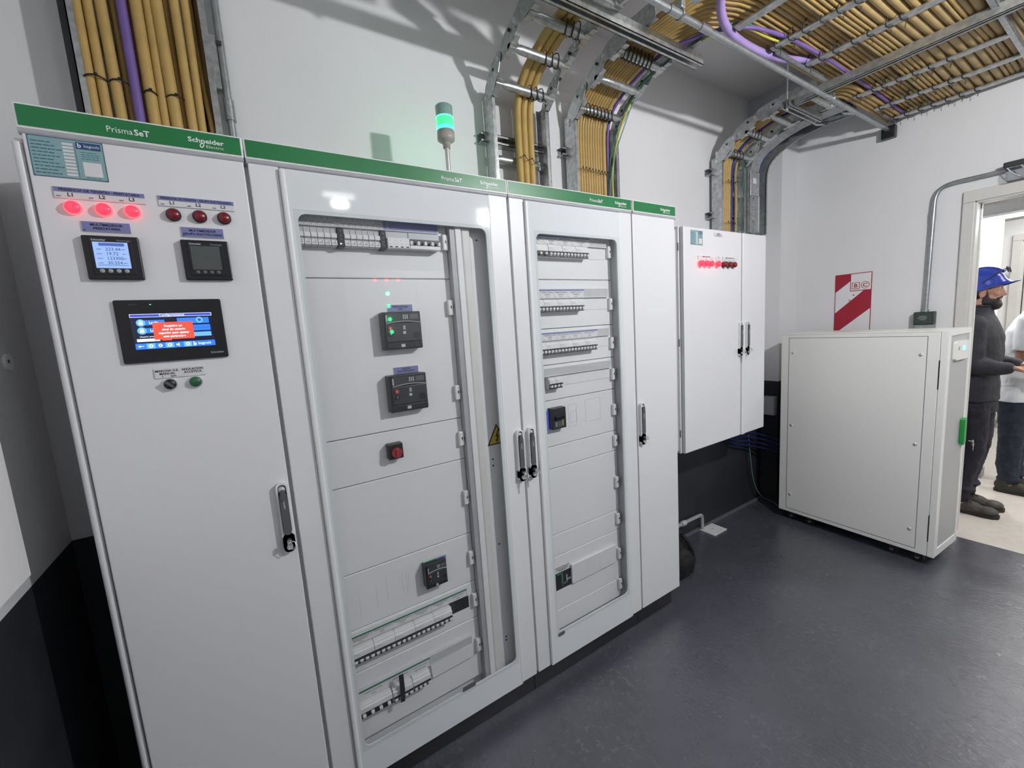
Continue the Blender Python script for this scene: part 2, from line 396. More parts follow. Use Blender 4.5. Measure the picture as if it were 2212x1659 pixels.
# metal door frame in the doorway: casing, jamb with a rebate
b = MB()
for s, yj in ((1, DY0), (-1, DY1)):
    b.box(XR - .018, XR, yj - s * .004, yj + s * .048, 0, DH - .004, TRIMM, .004)
    b.box(XR - .008, XR + .05, yj - s * .012, yj + s * .001, 0, DH, TRIMM, .002)
    b.box(XR + .05, XR + WT + .012, yj - s * .004, yj + s * .001, 0, DH, TRIMM)
    b.box(XR + WT - .02, XR + WT + .012, yj - s * .010, yj + s * .001, 0, DH, TRIMM, .002)
b.box(XR - .018, XR, DY1 - .048, DY0 + .048, DH - .004, DH + .062, TRIMM, .004)
b.box(XR - .008, XR + .05, DY1, DY0, DH - .012, DH + .001, TRIMM, .002)
b.box(XR + .05, XR + WT + .012, DY1, DY0, DH - .004, DH + .001, TRIMM)
struct(b, 'door_1')
# corridor beyond
struct(MB().box(XR + .02, 7.9, -3.2, 1.2, -.1, 0, BEIGE), 'floor_corridor')
CCEIL = mat('corridor_ceiling_paint', (.42, .42, .42), .7, var=.03)
struct(MB().box(XR + WT, 7.9, -3.2, 1.2, 2.62, 2.72, CCEIL), 'ceiling_corridor')
struct(MB().box(5.5, 5.62, -0.555, 1.2, .075, 2.16, CWALL).box(5.494, 5.62, -0.558, 1.2, 0, .075, CBASE), 'wall_corridor')
struct(MB().box(5.5, 5.9, -3.1, 1.2, 2.16, 2.62, CCEIL), 'trim_1')
struct(MB().box(2.2, 3.82, .400, YB, 0, .010, mat('joint_filler', (.15, .15, .16), .6, var=.2, scale=30)), 'baseboard_back')
b = MB().box(7.7, 7.8, -3.2, -1.42, .0, 2.62, CWALL).box(7.7, 7.8, -.40, 1.2, .0, 2.62, CWALL).box(7.7, 7.8, -1.42, -.40, 2.14, 2.62, CWALL)
b.box(7.69, 7.7, -.33, 1.2, 0, .09, CBASE)
struct(b, 'wall_corridor_end')
b = MB()
b.box(7.67, 7.72, -.405, -.33, 0, 2.13, TRIMM, .006).box(7.67, 7.72, -1.49, -1.415, 0, 2.13, TRIMM, .006).box(7.67, 7.72, -1.49, -.33, 2.13, 2.20, TRIMM, .006)
b.box(7.69, 7.76, -.425, -.405, 0, 2.13, TRIMM).box(7.735, 7.78, -1.415, -.425, 0.01, 2.125, mat('door_leaf', (0.60, 0.58, 0.54), 0.45, var=0.02))
b.box(7.73, 7.737, -.432, -.424, 0, 2.12, BLACK)
struct(b, 'door_2')
struct(MB().box(XR + WT, 7.9, 1.2, 1.3, 0, 2.62, CWALL), 'wall_corridor_left')
struct(MB().box(XR + WT, 7.9, -3.3, -3.2, 0, 2.62, CWALL), 'wall_corridor_right')
# lamps: fluorescent battens (their light is set at the top of the script)
def batten(label, c, ax, ln, group, base=GREYP):
    t = thing('ceiling_lamp', label, 'lamp', c, 0, group)
    x, y, z = c; h = ln / 2
    d = (h, .045) if ax == 0 else (.045, h)
    MB().box(x - d[0], x + d[0], y - d[1], y + d[1], z, z + .05, WHITEP, .006).build('housing', t)
    p0 = (x - h + .02, y, z - .012) if ax == 0 else (x, y - h + .02, z - .012)
    p1 = (x + h - .02, y, z - .012) if ax == 0 else (x, y + h - .02, z - .012)
    MB().cyl(p0, p1, .014, TUBE, 12).build('tube', t)
    return t
for i, (lx, ly, lp) in enumerate(ROOM_LAMPS):
    t = batten('white hanging batten lamp in front of the %s glazed cabinet' % ('wide', 'narrow')[i], (lx, ly, LZ + .03), 0, .24, 'ceiling lamps of the switch room')
    for sx in (-.08, .08): MB().cyl((lx + sx, ly, LZ + .08), (lx + sx, ly, ZC), .004, GALV, 6).build('hanger', t)
t = thing('wall_lamp', 'lit tube lamp high on the corridor bulkhead beyond the doorway', 'lamp', (5.48, 0, 2.31))
MB().box(5.468, 5.5, -.56, .7, 2.285, 2.345, WHITEP, .004).build('housing', t)
MB().cyl((5.455, -.55, 2.312), (5.455, .68, 2.312), .016, TUBE2, 12).build('tube', t)
t = thing('strip_lamp', 'long thin strip lamp along the bottom edge of the corridor bulkhead', 'lamp', (5.47, -.5, 2.16))
MB().box(5.445, 5.5, -2.6, 1.1, 2.158, 2.176, WHITEP).build('housing', t)
MB().cyl((5.465, -2.58, 2.145), (5.465, 1.08, 2.145), .012, TUBE3, 8).build('tube', t)
# ================================================================== SWITCHBOARD
BT, BB, DT, DB = 2.058, 2.012, 2.007, 0.10            # banner top / bottom, door top / bottom
def carcass(t, x0, x1, front_open=None):
    b = MB()
    b.box(x0, x0 + .012, .022, .40, .10, 2.0, CAB).box(x1 - .012, x1, .022, .40, .10, 2.0, CAB)
    b.box(x0 + .012, x1 - .012, .39, .40, .10, 2.0, CAB)
    b.box(x0 + .012, x1 - .012, .022, .39, .10, .115, CAB).box(x0, x1, .018, .40, 2.0, 2.045, CAB, .004)
    if front_open is None: b.box(x0 + .012, x1 - .012, .024, .04, .115, 2.0, CABIN)
    b.build('body', t)
def banner(t, x0, x1, prisma=None, schn=None):
    b = MB()
    b.box(x0 + .001, x1 - .001, -.004, .018, BB, BT + .004, WHITEP, .002)
    b.box(x0 + .0055, x1 - .0055, -.0052, -.003, BB + .005, BT, GREEN)
    b.tube([(x0 + .002, .004, BB - .004), (x1 - .002, .004, BB - .004)], .008, GREY, 8)
    o = b.build('header_strip', t)
    l = MB()
    if prisma is not None:
        l.fit('Prisma', (prisma, -.0055, 2.0285), .0455, .0125, LETTER)
        l.fit('SeT', (prisma + .0475, -.0055, 2.0285), .0275, .0125, LETTER, bold=True)
    l.fit('Schneider', (schn, -.0055, 2.0335), .072, .0105, LETTER, bold=True)
    l.fit('Electric', (schn + .0345, -.0055, 2.0235), .037, .0062, LETTER)
    cx, cz = schn + .027, 2.028
    l.ring([(cx + .0045 * math.cos(a * PI / 8) + .0016 * math.sin(a * PI / 8), cz + .006 * math.sin(a * PI / 8)) for a in range(16)],
           [(cx + .0025 * math.cos(a * PI / 8) + .001 * math.sin(a * PI / 8), cz + .0036 * math.sin(a * PI / 8)) for a in range(16)], 1, -.0062, -.005, LETTER)
    l.build('lettering', o, label='white lettering on the green strip')
def plinth(t, x0, x1):
    MB().box(x0, x1, .03, .38, 0, .10, BLACK, .003).build('plinth', t, label='black plinth')
def handle(t, x, zt=1.152, zb=.948, y=0.0, w=.030, door=None):
    """swing handle: white back plate, grey grip, key cylinder and knob"""
    p = door or t
    b = MB(); r = w / 2
    b.ring(rr(x - r, x + r, zb, zt, r * .96, 6), rr(x - r * .72, x + r * .72, zb + .055, zt - .006, r * .68, 6), 1, y - .016, y, WHITEP)
    b.prism(rr(x - r, x + r, zb, zb + .056, r * .9, 6), 1, y - .016, y, WHITEP)
    b.box(x - r * .72, x + r * .72, y - .004, y, zb + .05, zt - .01, GREYP)
    b.ball((x, y - .007, zt - .022), r * .7, SILVER, 12, 8, (1, .8, 1.0))
    b.prism(rr(x - r * .64, x + r * .64, zb + .053, zt - .030, r * .62, 6), 1, y - .021, y - .004, HGREY)
    b.prism(rr(x - r * .42, x + r * .42, zt - .052, zt - .020, r * .40, 6), 1, y - .023, y - .006, HGREY)
    b.text('Schneider', (x - r * .1, y - .0212, zt - .046), .0052, LETTER, right=(0, 0, -1), up=(1, 0, 0), lift=0)
    b.cyl((x, y - .0205, zb + .036), (x, y - .015, zb + .036), r * .44, DARK, 14)
    b.cyl((x, y - .0235, zb + .017), (x, y - .015, zb + .017), r * .52, SILVER, 14)
    b.disc((x, y - .024, zb + .017), r * .2, (0, .001, 0), LGREYP, 10)
    return b.build('handle', p, label='grey swing handle on a white plate')
def key(label, x, z, y=-.02, n=2, group='keys left in the cabinet locks'):
    t = thing('key', label, 'key', (x, y, z), 0, group)
    b = MB().cyl((x, y - .014, z), (x, y + .002, z), .0022, CHROME, 8)
    b.prism(rr(x - .006, x + .006, z - .008, z + .008, .005, 4), 1, y - .0175, y - .0145, CHROME)
    b.build('blade', t)
    MB().loop([(x + .004 + .010 * math.cos(a * PI / 8), y - .016 + .003 * math.sin(a * PI / 4), z - .010 + .011 * math.sin(a * PI / 8)) for a in range(16)], .0011, CHROME, 6).build('ring', t)
    if n > 1:
        b = MB().prism(rr(x, x + .013, z - .034, z - .020, .006, 4), 1, y - .0185, y - .0165, CHROME)
        b.box(x + .004, x + .010, y - .0182, y - .0168, z - .056, z - .034, CHROME).build('spare_key', t)
    return t
def dome(t, c, r, lit, name='indicator_lamp', lens=None, bez=None, lab=None, h=.014):
    x, y, z = c
    b = MB().cyl((x, y, z), (x, y - h * .55, z), r, bez or (REDON2 if lit else BLACK), 24)
    p = b.build(name, t, label=lab)
    l = MB().lathe([(r * .86, 0), (r * .84, -h * .5), (r * .7, -h * .7), (0.0001, -h * .75)], (x, y - h * .4, z), lens or (REDON if lit else REDOFF), 24, 1)
    l.build('lens', p)
    return p
def plate(t, x0, x1, z0, z1, lines, bg=PAPER, y=0.0, top=None, name='label_plate', size=.008, th=.003, ink=INK, bold=True, lab=None):
    """small engraved plate; lines = [(text, x, z, size, align)]"""
    b = MB().box(x0, x1, y - th, y, z0, z1, PAPER, .0006, 1)
    b.box(x0 + .0008, x1 - .0008, y - th - .0004, y - th, z0 + .0008, z1 - .0008, bg)
    if top: b.box(x0 + .0008, x1 - .0008, y - th - .0006, y - th, top[0], z1 - .0008, top[1])
    o = b.build(name, t, label=lab)
    l = MB()
    for tx, x, z, s, al in lines:
        wd = sum(GLY[bold][c][2] for c in tx if c in GLY[bold]) * s / .70
        l.text(tx, (x, y - th - .0004, z), s, ink, align=al, bold=bold, lift=.0005, sx=min(1, .93 * (x1 - x0) / max(wd, 1e-6)))
    if l.v: l.build('lettering', o)
    return o
def squiggles(b, x0, x1, z, h, y, m, seed):            # a line of unreadable small print: short dashes
    rnd = random.Random(seed); x = x0
    while x < x1 - .002:
        wd = min(rnd.uniform(.004, .011), x1 - x); b.box(x, x + wd, y - .0004, y, z, z + h, m); x += wd + .0016
def data_sticker(t, x0, x1, z0, z1, y=0.0, rows=10):
    W = x1 - x0; Hh = z1 - z0
    b = MB().box(x0, x1, y - .0008, y, z0, z1, TEALD)
    b.prism(rr(x0 + .0016 * W / .117, x1 - .0016 * W / .117, z0 + .0016, z1 - .0016, .003, 3), 1, y - .0012, y - .0008, TEAL)
    yy = y - .0012
    rh = (Hh - .012) / rows
    for i in range(rows):
        z = z1 - .008 - (i + .6) * rh
        squiggles(b, x0 + .04 * W, x0 + (.30 + .12 * ((i * 7) % 5) / 4) * W, z, rh * .25, yy, TEALD, i)
        b.box(x0 + .44 * W, x0 + .585 * W, yy - .0004, yy, z - rh * .15, z + rh * .5, PAPER)
    b.box(x0 + .605 * W, x0 + .610 * W, yy - .0004, yy, z0 + .004, z1 - .006, TEALD)
    b.box(x0 + .625 * W, x0 + .965 * W, yy - .0004, yy, z1 - .22 * Hh, z1 - .05 * Hh, NAVYP)
    for i in range(4): squiggles(b, x0 + .68 * W, x0 + .92 * W, z1 - (.30 + .055 * i) * Hh, .012 * Hh, yy, TEALD, 40 + i)
    b.box(x0 + .68 * W, x0 + .935 * W, yy - .0004, yy, z0 + .10 * Hh, z0 + .46 * Hh, PAPER)
    squiggles(b, x0 + .70 * W, x0 + .92 * W, z0 + .05 * Hh, .012 * Hh, yy, TEALD, 60)
    o = b.build('data_sticker', t, label='teal data sticker')
    l = MB()
    s = .055 * Hh
    l.text('b', (x0 + .645 * W, yy - .0004, z1 - .185 * Hh), s * 2.0, LETTER, bold=True)
    l.fit('bagnols', (x0 + .735 * W, yy - .0004, z1 - .165 * Hh), .215 * W, s * 1.25, LETTER)
    l.build('lettering', o)
# ---------------------------------------------------------------- cabinet 1: control cubicle with meters and touch panel
T1 = thing('electrical_cabinet', 'leftmost white cubicle with the touch panel, meters and two rows of round red lamps', 'electrical cabinet', (.2, .2, 0), 0, 'cabinets of the switchboard')
carcass(T1, 0, .40)
b = MB().box(.006, .396, -.001, .022, DB, DT, CAB, .0025)
D1 = b.build('door', T1)
b = MB().tube([(-.006, .012, DB), (-.006, .012, DT - .02)], .008, CAB, 12).box(-.014, .002, .014, .06, DB, DT - .01, CAB, .002)
b.build('edge_profile', T1)
banner(T1, 0, .40, .141, .287); plinth(T1, 0.0, .40)
data_sticker(T1, .0125, .1295, 1.920, 2.002, -.001)
def lamp_plate(x0, x1, z0, z1, head, codes):
    h = z1 - z0; tops = z0 + h * .56
    w = (x1 - x0) / 3
    L = [(head, (x0 + x1) / 2, z0 + h * .67, .0052, 'C')]
    for i in range(3):
        L += [('L%d' % (i + 1), x0 + w * (i + .52), z0 + h * .2, .0075, 'C'), (codes % (i + 1), x0 + w * i + .004, z0 + h * .12, .003, 'L')]
    o = plate(T1, x0, x1, z0, z1, L, PAPER, -.001, (tops, LILACP))
lamp_plate(.037, .188, 1.877, 1.901, 'PRESENCIA DE TENSIÓN - PRESTATARIA', 'H1%d')
lamp_plate(.211, .362, 1.877, 1.901, 'PRESENCIA DE TENSIÓN - GRUPO ELECTROGENO', 'H2%d')
for i, x in enumerate((.0635, .113, .162)): dome(T1, (x, -.001, 1.858), .0147, True, lab='lit red indicator lamp')
for i, x in enumerate((.236, .287, .337)): dome(T1, (x, -.001, 1.858), .0147, False, lab='unlit dark red indicator lamp')
plate(T1, .0705, .153, 1.8095, 1.832, [('MULTIMEDIDOR', .112, 1.8225, .0052, 'C'), ('PRESTATARIA', .112, 1.8145, .0052, 'C'), ('P1', .073, 1.811, .003, 'L')], LILACP, -.001)
plate(T1, .245, .331, 1.808, 1.832, [('MULTIMEDIDOR', .288, 1.8215, .0052, 'C'), ('GRUPO ELECTROGENO', .288, 1.8132, .0052, 'C'), ('P2', .2475, 1.81, .003, 'L')], LILACP, -.001)
def meter(x0, z0, lit):
    s = .0965; x1, z1 = x0 + s, z0 + s; y = -.016
    b = MB().box(x0, x1, y + .004, -.001, z0, z1, BLACK, .003)
    b.prism(rr(x0 + .002, x1 - .002, z0 + .002, z1 - .002, .003, 3), 1, y, y + .006, BLACK)
    b.box(x0 + .012, x1 - .012, y - .001, y + .001, z0 + .010, z1 - .004, BLACK, .001, 1)
    o = b.build('power_meter', T1, label='square black multimeter with a lit blue display' if lit else 'square black multimeter with a dark display')
    y -= .001
    sx0, sx1, sz0, sz1 = x0 + .018, x0 + .077, z0 + .0245, z0 + .0815
    q = MB().box(sx0, sx1, y - .0006, y, sz0, sz1, LCDON if lit else LCDOFF)
    if lit:
        q.box(sx0 + .010, sx1 - .006, y - .001, y, sz1 - .0085, sz1 - .002, LCDBAR)
        for i, tx in enumerate(('223.44', '19.72', '123305', '30.554')):
            q.text(tx, (sx0 + .020, y - .0007, sz1 - .0185 - i * .0100), .0066, LCDTXT, lift=.0003)
            q.box(sx0 + .005, sx0 + .013, y - .0009, y, sz1 - .0165 - i * .0100, sz1 - .0155 - i * .0100, LCDTXT)
            q.box(sx1 - .012, sx1 - .006, y - .0009, y, sz1 - .0165 - i * .0100, sz1 - .0155 - i * .0100, LCDTXT)
        q.box(sx0 + .004, sx1 - .004, y - .0009, y, sz0 + .006, sz0 + .0068, LCDTXT)
    q.build('display', o)
    for i in range(4):
        MB().lathe([(.0046, 0), (.0042, -.0012), (.0001, -.0016)], (x0 + .0265 + i * .0139, y, z0 + .0185), HGREY if not lit else GREYP, 14, 1).build('button', o)
    MB().text('Schneider', (x0 + .017, y, z1 - .0125), .0042, SILVER, bold=True).text('PowerLogic', (x1 - .037, y, z1 - .0125), .0034, GREYP).build('lettering', o)
meter(.067, 1.704, True); meter(.240, 1.704, False)
# touch panel
x0, x1, z0, z1 = .0985, .302, 1.511, 1.658
b = MB().prism(rr(x0, x1, z0, z1, .004, 4), 1, -.008, -.001, DARK)
b.prism(rr(x0 + .001, x1 - .001, z0 + .001, z1 - .001, .004, 4), 1, -.0085, -.008, BLACK)
H = b.build('touch_panel', T1, label='black touch panel')
y = -.0087
a0, a1, c0, c1 = .123, .279, 1.542, 1.626
q = MB().box(a0, a1, y - .0003, y, c0, c1, SCR)
def qb(x0, x1, z0, z1, m, k=1): q.box(x0, x1, y - .0003 - .0002 * k, y - .0003, z0, z1, m)
qb(a0, a1, c1 - .0085, c1 - .001, SWHITE); qb(a0 + .0008, a1 - .0008, c1 - .0078, c1 - .0017, SNAVY, 2)
q.text('Configuraciones', ((a0 + a1) / 2, y - .0007, c1 - .0068), .0052, SWHITE, align='C', lift=.0003)
for i, tx in ((0, 'Login'), (1, 'Logout')):
    zz = c1 - .0215 - i * .0185
    qb(a0 + .012, a0 + .062, zz - .006, zz + .006, SBLUE)
    q.cyl((a0 + .018, y - .0009, zz), (a0 + .018, y - .0003, zz), .0085, SBLUE2, 16)
    q.box(a0 + .0145, a0 + .0215, y - .0013, y - .0009, zz - .004, zz + .001, SWHITE)
    q.ring([(a0 + .018 + .0034 * math.cos(k * PI / 6), zz + .001 + .0045 * math.sin(k * PI / 6)) for k in range(12)], [(a0 + .018 + .0021 * math.cos(k * PI / 6), zz + .001 + .0030 * math.sin(k * PI / 6)) for k in range(12)], 1, y - .0012, y - .0009, SWHITE)
    q.text(tx, (a0 + .033, y - .0007, zz - .0025), .0055, SWHITE, bold=True, lift=.0003)
qb(a0 + .086, a1 - .007, c1 - .0265, c1 - .0125, SBLUE); qb(a0 + .116, a1 - .006, c1 - .0445, c1 - .030, SBLUE)
q.text('FECHA Y HORA', (a1 - .022, y - .0007, c1 - .039), .0035, SNAVY, align='C', lift=.0003)
qb(a0 + .096, a1 - .006, c1 - .0585, c1 - .048, SBLUE2)
q.cyl((a0 + .130, y - .0009, c1 - .0185), (a0 + .130, y - .0003, c1 - .0185), .0075, SBLUE2, 12); q.cyl((a0 + .130, y - .0012, c1 - .0185), (a0 + .130, y - .0009, c1 - .0185), .0035, SNAVY, 12)
q.text('Usuario actual', (a0 + .012, y - .0005, c1 - .0555), .0035, SWHITE, lift=.0003)
qb(a0 + .006, a0 + .048, c1 - .0655, c1 - .059, SWHITE); qb(a0 + .052, a0 + .070, c1 - .065, c1 - .060, SRED)
qb(a0 + .002, a1 - .001, c0 + .001, c0 + .0145, SBLUE)
for i in range(6):
    bx = a0 + .004 + i * .0176; qb(bx, bx + .0158, c0 + .0018, c0 + .0138, SBLUE2 if i % 2 else SBLUE, 2)
    if i == 0: q.box(bx + .003, bx + .013, y - .0013, y - .0007, c0 + .0073, c0 + .0083, SWHITE).prism([(bx + .0025, c0 + .0078), (bx + .0065, c0 + .0105), (bx + .0065, c0 + .0051)], 1, y - .0013, y - .0007, SWHITE)
    elif i == 4: q.prism([(bx + .003, c0 + .006), (bx + .006, c0 + .006), (bx + .009, c0 + .0035), (bx + .009, c0 + .012), (bx + .006, c0 + .0095), (bx + .003, c0 + .0095)], 1, y - .0013, y - .0007, SWHITE)
    elif i: q.cyl((bx + .0079, y - .0012, c0 + .0078), (bx + .0079, y - .0007, c0 + .0078), .0038, SWHITE, 10).cyl((bx + .0079, y - .0014, c0 + .0078), (bx + .0079, y - .0012, c0 + .0078), .0017, SBLUE, 10)
q.text('b', (a0 + .1105, y - .0007, c0 + .0035), .0095, SWHITE, bold=True, lift=.0005).text('bagnols', (a0 + .1205, y - .0007, c0 + .0055), .0058, SWHITE, lift=.0005, sx=1.05)
qb(a0 + .0385, a0 + .1155, c1 - .0625, c1 - .0215, SRED, 6)
for i, tx in enumerate(('Requiere un', 'nivel de usuario', 'superior para ajustar', 'este parámetro')):
    q.text(tx, (a0 + .077, y - .0016, c1 - .0325 - i * .0083), .0049, SWHITE, align='C', bold=True, lift=.0003)
q.build('screen', H, label='lit blue screen with a red message box')
MB().text('Schneider', (x1 - .036, y, z0 + .012), .0048, GREYP, bold=True).text('Magelis', (x0 + .026, y, z1 - .012), .0036, HGREY).build('lettering', H)
MB().box(x0 + .064, x0 + .067, y - .0004, y, z1 - .0115, z1 - .0105, LEDG).build('status_led', H)
b = plate(T1, .148, .2475, 1.470, 1.4945, [('MARCHA G.E.', .173, 1.4855, .0052, 'C'), ('MANUAL', .173, 1.4785, .0052, 'C'), ('ANULACION', .223, 1.4855, .0052, 'C'), ('ACUSTICA', .223, 1.4785, .0052, 'C'), ('0', .163, 1.4725, .0035, 'C'), ('MAN', .184, 1.4725, .0032, 'C')], PAPER, -.001)
p = dome(T1, (.175, -.001, 1.4545), .0145, False, 'selector_switch', BLACK, CHROME, 'black rotary selector in a chrome ring', .012)
MB().prism([(.166, 1.4600), (.1695, 1.4635), (.184, 1.4490), (.1805, 1.4455)], 1, -.021, -.008, HGREY).build('knob', p)
dome(T1, (.225, -.001, 1.4545), .0145, False, 'push_button', GRNBTN, CHROME, 'dark green push button in a chrome ring', .011)
handle(T1, .3765, y=-.001, door=D1)
key('single key in the lock of the leftmost cubicle by the touch panel', .3765, .984, n=1)
# ---------------------------------------------------------------- glazed doors
def glazed_door(t, x0, x1, ridge0, g1, wx0, wx1, wz0, wz1, pr):
    """solid door leaf with a hinged glass door; pr = x range of the inner frame"""
    b = MB()
    b.box(x0, ridge0, -.001, .022, DB, DT, CAB, .0025).box(g1, x1, -.001, .022, DB, DT, CAB, .0025)
    b.box(ridge0, g1, .004, .012, 1.998, DT, CAB).box(ridge0, g1, .004, .012, DB, .102, CAB)
    d = b.build('door', t)
    b = MB()
    zt, zb = 1.998, .102
    b.ring(rr(ridge0 + .004, g1 - .002, zb, zt, .001), rr(wx0, wx1, wz0, wz1, .022), 1, -.008, -.002, GLASSB)
    b.box(ridge0, ridge0 + .015, -.012, .004, zb, zt, CAB, .005, 3)
    b.box(g1 - .006, g1 + .002, -.009, .004, zb, zt, CAB, .003, 2)
    g = b.build('glass_door', t, label='glass door with a pale painted border')
    MB().box(wx0 - .01, wx1 + .01, -.0102, -.0082, wz0 - .01, wz1 + .01, GLASS).build('pane', g)
    return d
PY = .040                                              # face of the mounting plates
def plates(t, x0, x1, seams, y=PY):
    zs = seams
    for i in range(len(zs) - 1):
        MB().box(x0, x1, y, y + .012, zs[i + 1] + .0012, zs[i] - .0012, CABIN, .002, 1).build('front_plate', t)
def clip(t, x, z):
    b = MB().box(x, x + .020, PY - .016, PY, z - .026, z + .026, WHITEP, .003)
    b.cyl((x + .014, PY - .0175, z + .002), (x + .014, PY - .014, z + .002), .0055, DARK, 12)
    b.box(x + .0125, x + .0155, PY - .0185, PY - .017, z - .004, z + .008, SILVER)
    b.build('plate_clip', t, label='white quarter turn clip')
def brk(t, x0, x1, z0, z1, n=4, y0=.004, kind='white', name='circuit_breaker'):
    """modular breaker: light body, dark toggle slot, one toggle per pole"""
    h = z1 - z0; w = x1 - x0
    b = MB().box(x0 + .0004, x1 - .0004, y0 + .006, PY, z0, z1, WHITEP, .0012, 1)
    b.box(x0 + .0004, x1 - .0004, y0, y0 + .008, z0 + h * .42, z1 - h * .18, WHITEP, .001, 1)
    b.box(x0 + .0008, x1 - .0008, y0 + .0045, y0 + .0065, z0 + h * .05, z0 + h * .42, BLACK if kind == 'dark' else GREYP)
    b.box(x0 + .001, x1 - .001, y0 - .0004, y0, z0 + h * .44, z0 + h * .465, BLACK)
    b.box(x0 + .004, x0 + w * .28, y0 - .0003, y0, z1 - h * .30, z1 - h * .285, GREENP)
    squiggles(b, x0 + .004, x0 + w * .4, z1 - h * .40, .0011, y0, GREYP, int(x0 * 1000))
    b.box(x0 + .0004, x1 - .0004, y0 + .003, y0 + .007, z0, z0 + h * .055, BLACK)
    o = b.build(name, t)
    q = MB(); p = w / n
    for i in range(n):
        cx = x0 + p * (i + .5); tw = p * (.30 if kind != 'dark' else .20)
        q.box(cx - tw, cx + tw, y0 - .006, y0 + .005, z0 + h * .16, z0 + h * .34, WHITEP, .0012, 1)
        if kind != 'dark': q.box(cx - tw * .5, cx + tw * .9, y0 - .001, y0 + .005, z0 + h * .09, z0 + h * .2, SILVER)
    if kind != 'dark': q.box(x0 + p * .1, x1 - p * .1, y0 - .004, y0 + .003, z0 + h * .36, z0 + h * .41, DARK)
    q.build('toggle', o)
    return o
def strip(t, x0, x1, z0, z1, cells, band=None, bh=.25, y=.030):
    """long label holder over a row of breakers; cells = [(x0, x1, [lines], code)]"""
    b = MB().box(x0, x1, y, PY, z0, z1, LGREYP, .0015, 1)
    b.box(x0, x1, y - .0012, y + .002, z1 - .002, z1 + .001, PAPER).box(x0, x1, y - .0012, y + .002, z0 - .001, z0 + .0015, PAPER)
    if band: b.box(band[0], band[1], y - .0006, y, z1 - (z1 - z0) * bh, z1 - .002, band[2])
    for i, c in enumerate(cells): b.box(c[0] + .001, c[1] - .001, y - .0004, y, z0 + .002, z1 - ((z1 - z0) * bh if band else .002), PAPER if len(c) < 5 else c[4])
    o = b.build('label_strip', t)
    l = MB()
    for c in cells:
        n = len(c[2]); hh = (z1 - z0) * (1 - (bh if band else .05))
        for j, tx in enumerate(c[2]):
            if tx:
                s = min(.0062 if n < 2 else .0042, hh * .62 / n); wd = sum(GLY[False][k][2] for k in tx if k in GLY[False]) * s / .70
                l.text(tx, ((c[0] + c[1]) / 2, y - .0005, z0 + hh * (1 - (j + .92) / (n + .25))), s, INK, align='C', lift=.0003, sx=min(1, .9 * (c[1] - c[0]) / wd))
        if c[3]: l.text(c[3], (c[0] + .003, y - .0005, z0 + .0026), .0030, INK, lift=.0003)
    if l.v: l.build('lettering', o)
    return o
def mccb(t, x0, x1, z0, z1, small=False):
    """moulded case breaker: black body, clear visor, red and black push buttons"""
    W_, h = x1 - x0, z1 - z0; yf = -.002
    b = MB().box(x0, x1, yf + .006, PY, z0, z1, BLACK, .003)
    b.box(x0 + W_ * .06, x1 - W_ * .03, yf, yf + .010, z0 + h * .20, z0 + h * .70, DARK, .003)
    b.box(x0 + W_ * .06, x1 - W_ * .03, yf + .004, yf + .010, z0 + h * .03, z0 + h * .18, BLACK, .002)
    b.prism([(x0 + W_ * (.08 + .88 * i / 10), z0 + h * (.70 + .045 * math.sin(PI * i / 10))) for i in range(11)] + [(x1 - W_ * .04, z1 - h * .05), (x0 + W_ * .08, z1 - h * .05)], 1, yf + .001, yf + .008, mat('visor_grey', (0.05, 0.052, 0.056), 0.15, var=.1, scale=200))
    pts = [(x0 + W_ * (.08 + .88 * i / 10), yf, z0 + h * (.70 + .045 * math.sin(PI * i / 10))) for i in range(11)]
    b.tube(pts, .0012, SILVER, 5)
    b.cyl((x0 + W_ * .93, yf + .004, z0 + h * .30), (x0 + W_ * .93, yf - .0005, z0 + h * .30), W_ * .001 + .0001, DARK, 6)
    b.cyl((x0 + W_ * .83, yf + .004, z0 + h * .36), (x0 + W_ * .83, yf - .001, z0 + h * .36), W_ * .085, BLACK, 16)
    b.box(x0 + W_ * .50, x0 + W_ * .56, yf - .001, yf, z0 + h * .52, z0 + h * .63, GREYP).box(x0 + W_ * .49, x0 + W_ * .56, yf - .001, yf, z0 + h * .41, z0 + h * .48, LGREYP)
    for i in range(3): b.box(x0 + W_ * (.52 + .05 * i), x0 + W_ * (.55 + .05 * i), yf, yf + .002, z0 + h * .80, z0 + h * .92, GREYP)
    b.box(x0 + W_ * .70, x0 + W_ * .92, yf, yf + .002, z0 + h * .80, z0 + h * .93, HGREY)
    b.box(x0 + W_ * .08, x0 + W_ * .12, yf, yf + .001, z0 + h * .74, z0 + h * .92, GREYP)
    b.box(x0 + W_ * .42, x0 + W_ * .52, yf + .002, yf + .006, z0 + h * .06, z0 + h * .14, LGREYP)
    o = b.build('power_breaker', t, label='black power breaker')
    for dz, m, tx in ((.57, REDBTN, '0'), (.42, BLACK, '1')):
        p = MB().cyl((x0 + W_ * .17, yf + .002, z0 + h * dz), (x0 + W_ * .17, yf - .004, z0 + h * dz), W_ * .062, m, 16)
        p.text(tx, (x0 + W_ * .17, yf - .004, z0 + h * (dz - .022)), h * .05, LETTER, align='C', bold=True)
        p.build('button', o)
    return o
